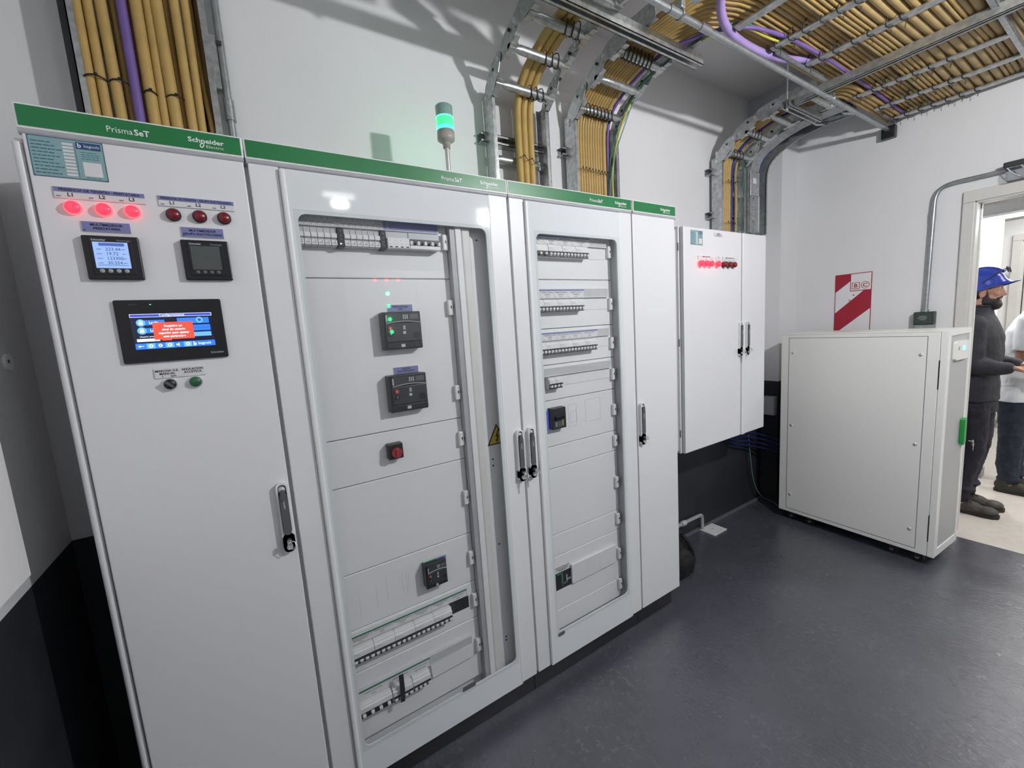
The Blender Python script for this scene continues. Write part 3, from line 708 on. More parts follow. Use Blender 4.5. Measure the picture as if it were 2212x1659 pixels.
# ---------------------------------------------------------------- cabinet 2: wide cubicle, main breakers, cable duct
T2 = thing('electrical_cabinet', 'widest cubicle of the switchboard with a tall glass door, below the signal light', 'electrical cabinet', (.8, .2, 0), 0, 'cabinets of the switchboard')
carcass(T2, .40, 1.20, True)
D2 = glazed_door(T2, .4055, 1.1955, .474, 1.119, .506, 1.097, .215, 1.885, None)
banner(T2, .40, 1.20, .945, 1.089); plinth(T2, .40, 1.20)
handle(T2, 1.1785, y=-.001, door=D2)
S2 = [1.925, 1.7185, 1.228, 1.075, .787, .594, .445, .198]
plates(T2, .484, .966, S2)
MB().box(.484, 1.19, PY + .02, PY + .03, .12, 1.99, CABIN).build('back_panel', T2)
b = MB().box(.9665, .985, .012, .06, .13, 1.99, GREY).box(.985, 1.008, .008, .06, .13, 1.99, CABIN, .003)  # grey strip stands for the shaded side of the frame
b.box(1.0105, 1.045, .014, .055, .13, 1.99, mat('duct_cream', (0.70, 0.69, 0.66), .45, var=.02), .006).box(1.0095, 1.0465, .03, .058, .13, 1.99, DARK)
b.box(1.0475, 1.19, .040, .055, .13, 1.99, CABIN)
for z in (1.855, 1.045, 1.02, .70, .30, .285): b.cyl((1.083, .0385, z), (1.083, .041, z), .0035, BLACK, 10)
b.build('cable_duct', T2)
for z in (1.838, 1.620, 1.323, 1.154, .932, .695, .524, .336): clip(T2, .945, z)
# warning triangle
wx, wz = 1.108, 1.10
b = MB().prism([(wx - .043, wz), (wx + .043, wz), (wx, wz + .080)], 1, .0385, .040, INK)
b.prism([(wx - .035, wz + .005), (wx + .035, wz + .005), (wx, wz + .069)], 1, .0378, .0385, WARNY)
b.prism([(wx + .004, wz + .056), (wx - .008, wz + .030), (wx - .001, wz + .031), (wx - .004, wz + .018), (wx - .008, wz + .020), (wx - .003, wz + .008), (wx + .004, wz + .017), (wx + .001, wz + .017), (wx + .008, wz + .037), (wx + .001, wz + .036), (wx + .009, wz + .056)], 1, .0372, .0378, INK)
b.build('warning_sticker', T2, label='yellow triangle with a black lightning bolt')
# top row
cells = []
for i in range(6): cells.append((.503 + .0172 * i, .5202 + .0172 * i, ['L%d' % (i % 3 + 1)], 'F1%d' % i))
cells.append((.6062, .6237, ['Rele', 'Falta', 'Fase'], ''))
for i in range(6): cells.append((.6245 + .0172 * i, .6417 + .0172 * i, ['L%d' % (i % 3 + 1)], 'F2%d' % i))
cells.append((.7285, .747, ['Rele', 'Falta', 'Fase'], ''))
cells.append((.749, .764, [], '', LILACP)); cells.append((.764, .932, [], '', LILACP))
strip(T2, .49, .935, 1.866, 1.900, cells)
def fuse(t, x, w=.0176):
    b = MB().box(x + .0004, x + w - .0004, .012, PY, 1.806, 1.856, LGREYP, .001, 1)
    b.box(x + .0008, x + w - .0008, .004, .014, 1.828, 1.841, WHITEP, .001, 1)
    b.box(x + .0008, x + w - .0008, .008, .014, 1.808, 1.822, WHITEP, .0006, 1)
    b.box(x + .0035, x + .0125, .0074, .0082, 1.8135, 1.8145, INK).box(x + .0115, x + .0125, .0074, .0082, 1.811, 1.8145, INK).cyl((x + .0115, .0072, 1.8185), (x + .0115, .0085, 1.8185), .0012, INK, 8)
    squiggles(b, x + .003, x + .013, 1.851, .001, .012, GREYP, int(x * 999))
    b.build('fuse_holder', t)
for i in range(6): fuse(T2, .500 + .0176 * i); fuse(T2, .6245 + .0176 * i)
for i, x in enumerate((.6062, .7302)):
    b = MB().box(x, x + .0176, .006, PY, 1.803, 1.858, BLACK, .0012, 1)
    for z in (1.849, 1.836, 1.824): b.cyl((x + .0095, .0045, z), (x + .0095, .0065, z), .0028, HGREY, 10)
    b.cyl((x + .0075, .004, 1.8125), (x + .0075, .0062, 1.8125), .0022, SWHITE if i == 0 else HGREY, 10).cyl((x + .0125, .004, 1.8125), (x + .0125, .0062, 1.8125), .0022, HGREY, 10)
    b.build('phase_relay', T2, label='black phase monitoring relay')
b = MB().box(.749, .820, .012, PY, 1.806, 1.858, LGREYP, .001, 1).box(.7495, .8195, -.002, .014, 1.806, 1.838, WHITEP, .0015, 1)
for i in range(4):
    x = .7505 + i * .0175; b.box(x + .004, x + .0125, -.0028, -.002, 1.8085, 1.8115, INK); b.box(x + .004, x + .007, -.0026, -.002, 1.828, 1.8295, GREYP); squiggles(b, x + .002, x + .014, 1.8175, .0008, -.002, GREYP, i)
b.build('surge_arrester', T2)
b = MB().box(.8205, .925, .010, PY, 1.806, 1.858, LGREYP, .001, 1).box(.8208, .9245, .009, .011, 1.817, 1.838, BLACK).box(.8208, .9245, -.001, .012, 1.806, 1.817, WHITEP, .001, 1)
o = b.build('circuit_breaker', T2)
q = MB()
for i in range(5): q.box(.8215 + i * .0235, .8300 + i * .0235, -.004, .010, 1.8185, 1.830, WHITEP, .001, 1)
q.build('toggle', o)
# main breakers with labels
for (z0, z1, zl, tx) in ((1.492, 1.611, 1.6135, ('PRESTATARIA', '(TP)')), (1.291, 1.411, 1.4115, ('GRUPO', 'ELECTROGENO'))):
    mccb(T2, .708, .834, z0, z1)
    plate(T2, .739, .822, zl, zl + .0225, [(tx[0], .7805, zl + .0125, .0058, 'C'), (tx[1], .7805, zl + .0045, .0058, 'C')], LILACP, PY)
x0, x1, z0, z1 = .687, .735, 1.138, 1.189
b = MB().box(x0, x1, .010, PY, z0, z1, BLACK, .003)
o = b.build('isolator_switch', T2, label='small black isolator with a red knob')
b = MB().cyl((.711, .012, 1.161), (.711, -.002, 1.161), .0165, REDBTN, 20).box(.7055, .7165, -.006, 0, 1.147, 1.176, REDBTN, .003); b.build('knob', o)
mccb(T2, .766, .845, .655, .742, True)
o = plate(T2, .768, .853, .7235, .7475, [('AUXILIARES', .8105, .7275, .0048, 'C')], GREENP, PY - .012)
MB().box(.816, .8525, PY - .0165, PY - .015, .736, .7468, LILACP).build('band', o)
# hairline knock-outs of the plates
b = MB()
for x, z0, z1 in ((.5495, .625, .700), (.605, .640, .722), (.640, .655, .735), (.694, .660, .735), (.708, .640, .735), (.715, .655, .720)): b.box(x, x + .0006, PY - .0003, PY + .001, z0, z1, GREY)
b.build('knockout_line', T2)
# row A
cells = [(.503 + .0695 * i, .5725 + .0695 * i, ['TABLERO SECCIONAL', ('MANTENIMIENTO', 'SALA', 'OFICINAS', 'ILUMINACION', 'SERVICIOS')[i], '(TS-%d)' % (i + 1)], '') for i in range(5)]
cells.append((.8505, .922, ['FUERZA MOTRIZ', '(FM)'], ''))
strip(T2, .485, .926, .555, .584, cells, (.486, .923, GREENP), .28)
for i in range(5): brk(T2, .503 + .0695 * i, .5725 + .0695 * i, .500, .549, y0=.005)
MB().box(.8515, .932, PY - .002, PY + .004, .500, .545, BLACK).box(.8515, .872, PY - .003, PY, .503, .541, DARK).build('empty_slot', T2, label='open black slot of the breaker row')
# row B
cells = [(.503, .612, ['TABLERO SECCIONAL', 'RACK'], ''), (.613, .684, ['TABLERO SECCIONAL', 'SALA UPS'], ''), (.684, .755, ['TABLERO SECCIONAL', 'AIRE SALA UPS'], '')]
strip(T2, .485, .929, .353, .387, cells, (.486, .758, GREENP), .26)
brk(T2, .503, .611, .305, .350, 4, .005, 'dark'); brk(T2, .613, .683, .303, .350, 4, .005); brk(T2, .684, .748, .303, .350, 4, .006)
MB().prism([(.760, .349), (.929, .3525), (.930, .302), (.763, .299)], 1, PY - .012, PY - .0005, CAB).build('blanking_strip', T2, label='bent white blanking strip')
MB().box(.636, .652, -.0045, -.0015, .347, .402, BLACK, .001, 1).prism([(.636, .347), (.652, .347), (.648, .300), (.634, .302)], 1, -.0045, -.002, BLACK).build('strap', T2, label='black strap hanging over a breaker')
MB().prism(rr(.857, .910, .2165, .2345, .004, 3), 1, -.0112, -.0104, HGREY).build('door_magnet', T2, label='dark grey patch at the foot of the glass')
# ---------------------------------------------------------------- cabinet 3: narrow glazed cubicle
T3 = thing('electrical_cabinet', 'narrower glazed cubicle, third of the switchboard, with rows of small breakers behind glass', 'electrical cabinet', (1.525, .2, 0), 0, 'cabinets of the switchboard')
carcass(T3, 1.20, 1.85, True)
D3 = glazed_door(T3, 1.2045, 1.8465, 1.268, 1.773, 1.3135, 1.745, .235, 1.884, None)
banner(T3, 1.20, 1.85, 1.597, 1.743); plinth(T3, 1.20, 1.85)
handle(T3, 1.232, y=-.001, door=D3)
S3 = [1.95, 1.720, 1.524, 1.3765, 1.229, 1.033, .9365, .6425, .5435, .293, .198]
plates(T3, 1.28, 1.752, S3)
MB().box(1.28, 1.80, PY + .02, PY + .03, .12, 1.99, CABIN).box(1.7525, 1.776, -.0, .06, .13, 1.99, GREY).build('back_panel', T3)
for z in (1.838, 1.614, 1.442, 1.300, 1.135, .988, .787, .606, .428, .270): clip(T3, 1.724, z)
names = ['LAVANDERIA', 'TALLERES', 'COCINA', 'SALA BOMBAS', 'PLANTA BAJA', 'DEPOSITO', 'ARCHIVO', 'VESTUARIOS', 'JARDIN', 'OFICINA', 'PASILLO', 'HALL']
def c4(xs, k): return [(xs[i], xs[i + 1], ['TABLERO SECCIONAL', names[(k + i) % 12], '(TS-%d)' % (k + i + 5)], 'Q%d' % (k + i)) for i in range(len(xs) - 1)]
strip(T3, 1.29, 1.721, 1.856, 1.892, c4([1.30, 1.378, 1.450, 1.521, 1.622], 0), (1.30, 1.622, LILACP), .22)
brk(T3, 1.302, 1.3795, 1.803, 1.850, 3, .005, 'dark')
for i in range(3): brk(T3, 1.381 + .0705 * i, 1.451 + .0705 * i, 1.803, 1.850, y0=.005)
MB().box(1.5935, 1.721, PY - .002, PY + .001, 1.806, 1.852, WHITEP, .0006, 1).build('blanking_strip', T3)
strip(T3, 1.29, 1.721, 1.646, 1.682, c4([1.277, 1.347, 1.416, 1.485, 1.577], 4), (1.30, 1.578, LILACP), .24)
for i in range(4): brk(T3, 1.2765 + .0695 * i, 1.346 + .0695 * i, 1.590, 1.6385, y0=.005)
MB().box(1.556, 1.721, PY - .002, PY + .001, 1.594, 1.640, WHITEP, .0006, 1).build('blanking_strip', T3)
strip(T3, 1.29, 1.721, 1.478, 1.510, c4([1.277, 1.347, 1.417, 1.485, 1.551, 1.648], 7), (1.30, 1.648, LILACP), .26)
for i in range(5): brk(T3, 1.2765 + .069 * i, 1.3455 + .069 * i, 1.422, 1.4705, y0=.005)
MB().box(1.624, 1.721, PY - .002, PY + .001, 1.430, 1.474, WHITEP, .0006, 1).build('blanking_strip', T3)
strip(T3, 1.29, 1.721, 1.332, 1.364, [])
for i in range(2): brk(T3, 1.3495 + .035 * i, 1.384 + .035 * i, 1.282, 1.3275, 2, .005)
MB().box(1.29, 1.3485, PY - .004, PY + .001, 1.285, 1.323, WHITEP, .0006, 1).box(1.4205, 1.721, PY - .002, PY + .001, 1.285, 1.327, WHITEP, .0006, 1).build('blanking_strip', T3)
x0, x1, z0, z1 = 1.357, 1.4295, 1.112, 1.200
b = MB().box(x0, x1, .010, PY, z0, z1, DARK, .002).box(x0 + .012, x1 - .012, .002, .012, z0 + .040, z0 + .056, BLACK, .002)
b.box(x0 + .012, x0 + .050, .0092, .0104, z0 + .008, z0 + .032, HGREY).box(x0 + .052, x0 + .056, .009, .0104, z0 + .012, z0 + .036, YGRN).box(x0 + .018, x0 + .021, .0088, .0104, z0 + .012, z0 + .028, LGREYP)
b.build('power_breaker', T3, label='small black moulded case breaker')
o = plate(T3, 1.347, 1.374, 1.107, 1.192, [], PAPER, PY, name='label_plate')
MB().box(1.352, 1.358, PY - .0045, PY - .003, 1.108, 1.191, SNAVY).text('COMPENSACION', (1.366, PY - .0045, 1.113), .0046, INK, right=(0, 0, 1), up=(-1, 0, 0)).build('lettering', o)
b = MB()
for xa, xb, za, zb in ((1.468, 1.513, 1.100, 1.196), (1.478, 1.512, 1.118, 1.165), (1.565, 1.655, 1.105, 1.205)):
    b.ring(rr(xa, xb, za, zb, .001, 1), rr(xa + .0008, xb - .0008, za + .0008, zb - .0008, .001, 1), 1, PY - .0003, PY + .001, GREY)
b.build('knockout_line', T3)
x0, x1, z0, z1 = 1.344, 1.444, .386, .465
b = MB().box(x0, x1, PY - .001, PY + .002, z0, z1, BLACK)
b.box(x0 + .012, x0 + .05, PY - .002, PY, z1 - .010, z1 - .003, GREENP).box(x0 + .038, x0 + .045, PY - .002, PY, z0 + .012, z1 - .004, GREENP).box(x0 + .040, x0 + .070, PY - .002, PY, z0 + .018, z0 + .024, GREENP).box(x0 + .064, x0 + .070, PY - .002, PY, z0 + .020, z0 + .056, GREYP).box(x0 + .072, x0 + .090, PY - .002, PY, z0 + .030, z0 + .037, GREYP)
b.build('empty_slot', T3, label='dark opening with green wiring inside')
plate(T3, 1.335, 1.419, .4755, .502, [('TABLERO SECCIONAL', 1.377, .489, .0048, 'C'), ('EMERGENCIA', 1.377, .482, .0048, 'C')], PAPER, PY - .012, (.4985, GREENP))
b = MB().box(1.434, 1.713, PY - .012, PY - .0005, .391, .4815, CAB, .002, 1)
for i in range(8): b.box(1.520 + .012 * i, 1.5203 + .012 * i, PY - .0123, PY - .0118, .395, .476, LGREYP)
b.build('blanking_strip', T3, label='wide white blanking cover')
MB().prism(rr(1.311, 1.346, .217, .233, .006, 3), 1, -.0112, -.0104, HGREY).build('door_magnet', T3, label='dark grey patch at the foot of the glass')
key('key bunch with a spare key hanging from the lock of the widest cubicle', 1.1785, .984)
key('key with a small ring in the lock of the narrower glazed cubicle', 1.232, .984, n=1)
# ---------------------------------------------------------------- cabinet 4: plain narrow cubicle
T4 = thing('electrical_cabinet', 'narrow plain cubicle with a blank door at the right end of the switchboard', 'electrical cabinet', (2.0, .2, 0), 0, 'cabinets of the switchboard')
carcass(T4, 1.85, 2.15)
D4 = MB().box(1.8545, 2.150, -.001, .022, DB, DT, CAB, .0025).build('door', T4)
banner(T4, 1.856, 2.158, None, 2.042); plinth(T4, 1.85, 2.12)
handle(T4, 1.8755, y=-.001, door=D4)
key('short key in the lock of the blank narrow cubicle', 1.8755, .984, n=1)
# ---------------------------------------------------------------- signal tower on the roof of cabinet 2
t = thing('signal_tower', 'signal light with a lit green stage on a chrome pole above the switchboard', 'signal light', (1.05, .15, 2.045))
c = (1.05, .15, 0)
MB().cyl((1.05, .15, 2.045), (1.05, .15, 2.21), .0085, CHROME, 14).cyl((1.05, .15, 2.045), (1.05, .15, 2.05), .022, BEIGEP, 16).build('pole', t)
MB().lathe([(.0001, 2.200), (.013, 2.200), (.0135, 2.214), (.018, 2.219), (.030, 2.226), (.0315, 2.232), (.0315, 2.258), (.0001, 2.258)], c, BEIGEP, 24).build('base', t)
MB().lathe([(.0312, 2.259), (.0312, 2.271), (.0001, 2.271)], c, SIGC, 24).build('light_ring', t)
MB().lathe([(.0305, 2.271), (.0305, 2.302), (.0001, 2.302)], c, SIGG, 24).lathe([(.0312, 2.300), (.0312, 2.304)], c, LEDG, 24).build('green_stage', t, label='lit green stage')
MB().lathe([(.0305, 2.304), (.0305, 2.341), (.027, 2.344), (.0001, 2.345)], c, SIGT, 24).build('clear_stage', t, label='clear unlit top stage')
pl = bpy.data.lights.new('tower_glow', 'POINT'); pl.energy = .28; pl.color = (.12, 1, .45); pl.shadow_soft_size = .03
po = bpy.data.objects.new('tower_glow', pl); po.location = (1.05, .205, 2.285); COL.objects.link(po)
# ================================================================== CABLE LADDERS, TRAYS, CABLES
BEND = [(.335, 2.0), (.335, 2.44), (.332, 2.51), (.318, 2.566), (.292, 2.606), (.250, 2.639), (.185, 2.671), (.115, 2.695), (.04, 2.711), (-.03, 2.718)]
PIV = [(.360, 2.535), (.250, 2.637), (.115, 2.700), (-.030, 2.722)]
def arc_path(R, z_lo, y_end, off=None, n=0):
    """(y, z) points: up the wall, round the bend, out under the ceiling; R - .224 is the offset outwards"""
    off = (R - .224) if off is None else off; out = []
    for i, (y, z) in enumerate(BEND):
        a = Vector(BEND[max(i - 1, 0)]); c = Vector(BEND[min(i + 1, len(BEND) - 1)]); d = (c - a).normalized()
        nn = Vector((d.y, -d.x)); out.append((y + nn.x * off, (z_lo if i == 0 else z) + nn.y * off))
    if y_end < -.03: out.append((y_end, 2.718 + off))
    return out
def link(b, x, A, B, thick, hw=.036):
    """one articulated side link: a lozenge plate with a pivot at each end"""
    A = Vector(A); B = Vector(B); d = (B - A).normalized(); n = Vector((-d.y, d.x)); poly = []
    for p, s in ((B, 1), (A, -1)):
        for k in range(5):
            t = -PI / 2 + PI * k / 4; poly.append(p + (d * math.cos(t) * .024 + n * math.sin(t) * .022) * s)
    L = (B - A).length
    poly = poly[:5] + [B - d * .035 + n * hw, A + d * .035 + n * hw] + poly[5:] + [A + d * .035 - n * hw, B - d * .035 - n * hw]
    b.prism([tuple(p) for p in poly], 0, x - thick / 2, x + thick / 2, GALV)
    return d, n
def rung(t, x0, x1, c, d, name='rung'):
    """pressed tube rung: flattened ends, centre c=(y,z), outward direction d=(y,z)"""
    y, z = c; b = MB()
    pts = [(x0, y, z), (x0 + .03, y, z), (x0 + .055, y, z), ((x0 + x1) / 2, y, z), (x1 - .055, y, z), (x1 - .03, y, z), (x1, y, z)]
    b.tube(pts, [.010, .010, .0175, .019, .0175, .010, .010], GALV, 10)
    ty, tz = -d[1], d[0]
    for xa, xb in ((x0, x0 + .036), (x1 - .036, x1)):
        q = [(y + ty * .019 + d[0] * k, z + tz * .019 + d[1] * k) for k in (-.008, .008)] + [(y - ty * .019 + d[0] * k, z - tz * .019 + d[1] * k) for k in (.008, -.008)]
        b.prism(q, 0, xa, xb, GALV)
    return b.build(name, t)
def riser(label, x0, x1, yend, rungs_at, vrungs, hrungs, zlo=2.0, ztop=2.56):
    t = thing('cable_ladder', label, 'cable ladder', ((x0 + x1) / 2, .34, zlo), 0, 'cable ladders rising from the cabinets')
    for s, x in ((1, x0), (-1, x1)):
        b = MB().box(x - .0015, x + .0015, .325, .397, zlo, ztop, GALV).box(x, x + s * .018, .325, .328, zlo, ztop, GALV).box(x, x + s * .018, .394, .397, zlo, ztop, GALV)
        b.build('side_rail', t)
        for i in range(3):
            A, B = PIV[i], PIV[i + 1]; off = .0027 * (1 if i % 2 else -1)
            b = MB(); d, n = link(b, x + off, A, B, .0024)
            A_ = Vector(A); B_ = Vector(B); M_ = A_ + (B_ - A_) * .5
            for k0, k1 in ((-.046, .046), ):           # inward flange that carries the rung
                P1 = M_ + d * k0 + n * .036; P2 = M_ + d * k1 + n * .036; P3 = M_ + d * k1 + n * .033; P4 = M_ + d * k0 + n * .033
                b.prism([tuple(P1), tuple(P2), tuple(P3), tuple(P4)], 0, x, x + s * .026, GALV)
            p = b.build('side_link', t)
            MB().cyl((x - .009, A[0], A[1]), (x + .009, A[0], A[1]), .0095, CHROME, 8).build('bolt', p)
            h = M_ - n * .012 + d * .03
            MB().cyl((x - .0056, h.x, h.y), (x + .0056, h.x, h.y), .0065, BLACK, 10).build('hole', p)
        b = MB().box(x - .0015, x + .0015, yend, -.02, 2.688, 2.758, GALV).box(x, x + s * .018, yend, -.02, 2.688, 2.691, GALV).box(x, x + s * .018, yend, -.02, 2.755, 2.758, GALV)
        b.build('side_rail', t)
    for i in rungs_at:
        A_ = Vector(PIV[i]); B_ = Vector(PIV[i + 1]); d = (B_ - A_).normalized(); n = Vector((-d.y, d.x)); c = A_ + (B_ - A_) * .5 + n * .030
        rung(t, x0, x1, tuple(c), (-n.x, -n.y))
    for z in vrungs: rung(t, x0, x1, (.378, z), (1, 0))
    for y in hrungs: rung(t, x0, x1, (y, 2.692), (0, 1))
    return t
RUNG = []
for i in range(3):
    A_ = Vector(PIV[i]); B_ = Vector(PIV[i + 1]); d_ = (B_ - A_).normalized(); n_ = Vector((-d_.y, d_.x)); RUNG.append((A_ + (B_ - A_) * .5 + n_ * .030, -n_))
riser('cable ladder nearest the signal light carrying three thick yellow cables', 1.365, 1.675, -.30, (0, 1, 2), (2.30, 2.12), (-.12,))
riser('middle cable ladder carrying a flat row of thin yellow cables', 1.835, 2.14, -.16, (0, 1, 2), (2.28, 2.12), (-.075,))
riser('rightmost cable ladder rising from the wall cabinet', 3.105, 3.395, -.205, (0, 1, 2), (2.36, 2.10), (-.17,))
# wall struts behind the ladders
def strut_x(b, x0, x1, y, z, fy=1):                     # slotted channel along x, open to +-y or down
    if fy: b.box(x0, x1, y, y + .0025, z - .0205, z + .0205, GALV).box(x0, x1, y - .038, y, z - .0205, z - .018, GALV).box(x0, x1, y - .038, y, z + .018, z + .0205, GALV).box(x0, x1, y - .038, y - .0355, z - .0205, z - .011, GALV).box(x0, x1, y - .038, y - .0355, z + .011, z + .0205, GALV)
    else: b.box(x0, x1, y - .0205, y + .0205, z + .0385, z + .041, GALV).box(x0, x1, y - .0205, y - .018, z, z + .0385, GALV).box(x0, x1, y + .018, y + .0205, z, z + .0385, GALV).box(x0, x1, y - .0205, y - .010, z, z + .0025, GALV).box(x0, x1, y + .010, y + .0205, z, z + .0025, GALV)
    return b
solo(strut_x(MB(), 1.335, 1.72, .4175, 2.385), 'strut_channel', 'short galvanized channel on the wall behind the ladder nearest the signal light', 'strut', None, (1.5, .4, 2.385))
solo(strut_x(MB(), 1.80, 2.19, .4175, 2.40), 'strut_channel', 'short galvanized channel on the wall behind the middle cable ladder', 'strut', None, (2.0, .4, 2.40))
solo(strut_x(MB(), 3.06, 3.66, .4175, 2.475), 'strut_channel', 'upper galvanized channel on the wall behind the rightmost ladder', 'strut', None, (3.4, .4, 2.475))
solo(strut_x(MB(), 3.06, 3.66, .4175, 2.20), 'strut_channel', 'lower galvanized channel on the wall just above the wall cabinet', 'strut', None, (3.4, .4, 2.20))
solo(strut_x(MB(), .9, 2.215, -.095, 2.642, 0), 'strut_channel', 'galvanized channel hanging below the two left ladders, parallel to the switchboard', 'strut', None, (1.5, -.095, 2.66))
solo(strut_x(MB(), 3.015, 3.42, -.092, 2.642, 0), 'strut_channel', 'short hanging channel under the bend of the rightmost ladder', 'strut', None, (3.2, -.09, 2.66))
b = MB()
x, z = 3.07, 2.655
b.box(x - .0205, x + .0205, -1.05, -.12, z + .0385, z + .041, GALV)
for s in (-1, 1):
    b.box(x + s * .0205, x + s * .018, -1.05, -.12, z, z + .0385, GALV).box(x + s * .0205, x + s * .010, -1.05, -.12, z, z + .0025, GALV)
solo(b, 'strut_channel', 'long galvanized channel crossing under the wide cable tray', 'strut', None, (3.07, -.5, 2.67))
for x, y, z0, lab in ((3.03, -.092, 2.64, 'thin threaded rod holding the short hanging channel'), (1.05, -.095, 2.64, 'threaded rod at the left end of the hanging channel'), (3.07, -1.0, 2.65, 'threaded rod at the far end of the channel under the wide tray')):
    b = MB().cyl((x, y, z0 - .012), (x, y, ZC), .004, GALV, 8).cyl((x, y, z0 - .008), (x, y, z0), .009, GALV, 6)
    solo(b, 'threaded_rod', lab, 'rod', None, (x, y, z0))
# ceiling conduit along the switchboard
t = thing('conduit_pipe', 'round steel conduit running under the ceiling parallel to the switchboard', 'pipe', (2.6, -.245, 2.655))
MB().tube([(1.0, -.245, 2.655), (2.5, -.243, 2.657), (4.06, -.245, 2.655)], .0125, PIPE, 12).build('pipe', t)
for x in (1.83, 2.02, 3.16): MB().cyl((x - .03, -.245, 2.656), (x + .03, -.245, 2.656), .0155, PIPE, 12).build('coupling', t)
for x in (1.865, 3.175):
    b = MB().loop([(x, -.245 + .018 * math.cos(a * PI / 8), 2.656 + .018 * math.sin(a * PI / 8)) for a in range(16)], .004, GALV, 6)
    b.box(x - .012, x + .012, -.262, -.228, 2.672, 2.70, GALV, .003).cyl((x, -.27, 2.646), (x, -.245, 2.64), .004, GALV, 6)
    b.build('clamp', t)
MB().box(4.02, 4.065, -.285, -.215, 2.60, 2.675, BLACK, .004).build('end_bracket', t, label='dark bracket at the wall')
# wide ladder tray under the ceiling
TY0, TY1, TZ = -.27, -.86, 2.685
t = thing('cable_tray', 'wide ladder tray under the ceiling filled with yellow cables', 'cable tray', (2.2, -.56, TZ))
for x0, x1, y in ((-.1, 4.05, TY1), (2.52, 3.02, TY0), (3.82, 4.05, TY0), (-.1, 1.28, TY0)):
    s = 1 if y == TY1 else -1
    MB().box(x0, x1, y - .0015, y + .0015, TZ, TZ + .085, GALV).box(x0, x1, y, y + s * .02, TZ, TZ + .003, GALV).box(x0, x1, y, y + s * .02, TZ + .082, TZ + .085, GALV).build('side_rail', t)
rx = [.1 + .3 * i for i in range(8)] + [2.485, 2.78, 3.40, 3.705, 3.975]
for x in rx:
    b = MB()
    b.box(x - .019, x + .019, TY1 + .002, TY0 - .002, TZ + .001, TZ + .015, GALV, .005, 2)
    b.build('rung', t)
# solid bent tray right of the rightmost ladder
def u_path(n=8): return arc_path(.262, 2.0, -.23, n=n)
t = thing('cable_tray', 'solid galvanized tray bending from the wall to the ceiling beside the rightmost ladder', 'cable tray', (3.525, .35, 2.095))
def sheet(name, r0, r1, x0, x1, label=None):
    P0 = arc_path(0, 2.095, -.205, off=r0); P1 = arc_path(0, 2.095, -.205, off=r1); b = MB()
    n = len(P0)
    vs = []
    for (y0, z0), (y1, z1) in zip(P0, P1): vs += [(x0, y0, z0), (x1, y0, z0), (x1, y1, z1), (x0, y1, z1)]
    fs = [[0, 1, 2, 3], [4 * n - 1, 4 * n - 2, 4 * n - 3, 4 * n - 4]]
    for i in range(n - 1):
        for k in range(4): fs.append([4 * i + k, 4 * i + (k + 1) % 4, 4 * i + 4 + (k + 1) % 4, 4 * i + 4 + k])
    b.add(vs, fs, GALVD); return b
for nm, a in (('back', (.050, .0515, 3.408, 3.642)), ('side', (-.030, .051, 3.408, 3.4098)), ('side', (-.030, .051, 3.6402, 3.642)), ('lip', (-.030, -.0285, 3.408, 3.518)), ('lip', (-.030, -.0285, 3.630, 3.642))):
    sheet(nm, *a).build(nm, t)
b = MB().box(3.404, 3.519, .298, .3035, 2.34, 2.50, GALV, .001, 1)
b.box(3.435, 3.475, .2965, .298, 2.42, 2.455, PAPER).box(3.511, 3.519, .296, .304, 2.10, 2.34, CHROME)
b.build('cover_plate', t)
b = MB()
for i in range(8): b.cyl((3.455, .3025, 2.17 + .022 * i), (3.455, .3052, 2.17 + .022 * i), .0045, BLACK if i in (0, 7) else CHROME, 8)
b.build('perforation', t)
for i in range(2):
    y = -.02 - .15 * i
    MB().prism([(3.52, y), (3.57, y), (3.635, y - .03), (3.58, y - .03)], 2, 2.686, 2.689, GALV).build('splice_clip', t)
# ceiling support plates seen beyond the rightmost ladder are part of the beam; cable objects follow
def cable(label, pts, r, m, group=None, n=8, cat='cable', name='power_cable'):
    b = MB().tube(pts, r, m, n)
    return solo(b, name, label, cat, group, pts[0])
def smooth(pts, it=2):
    P = [Vector(p) for p in pts]
    for _ in range(it):
        Q = [P[0]]
        for a, c in zip(P, P[1:]): Q += [a * .75 + c * .25, a * .25 + c * .75]
        P = Q + [P[-1]]
    return [tuple(p) for p in P]
def up_and_out(x, R, y_end, zlo=2.0, dx=0.0, n=10):
    return [(x + dx * i / (n + 4), y, z) for i, (y, z) in enumerate(arc_path(R, zlo, y_end, n=n))]
# --- thick cables behind the left cubicle
G = 'thick cables rising behind the touch panel cubicle'
spec = [(.078, .0095 + .001, YEL, 'yellow'), (.101, .0115, YEL, 'yellow'), (.132, .0128, YEL, 'yellow'), (.152, .009, YEL, 'yellow'), (.1715, .0122, PURP, 'violet'), (.187, .0065, YEL2, 'yellow'),
        (.204, .0145, YEL, 'yellow'), (.228, .0118, YEL, 'yellow'), (.256, .0150, YEL, 'yellow'), (.274, .0105, YEL, 'yellow'), (.293, .0122, YEL, 'yellow'), (.316, .0108, YEL, 'yellow')]
k = 0
for i, (x, r, m, cn) in enumerate(spec):
    y = .322 + (.022 if i in (3, 5, 9) else 0) + .004 * (i % 2)
    dx = (.0, .0, -.005, -.002, 0, 0, 0, .003, -.006, -.006, 0, .003)[i]
    if cn == 'violet': lab = 'violet cable among the thick yellow cables behind the left cubicle'
    else:
        lab = '%s yellow cable from the left behind the touch panel cubicle' % ORD[k]; k += 1
    cable(lab, smooth([(x + dx * .2, y, 1.95), (x, y, 2.15), (x + dx * .5, y, 2.35), (x + dx, y, 2.6), (x + dx, y, 2.78)]), r, m, G, 10)
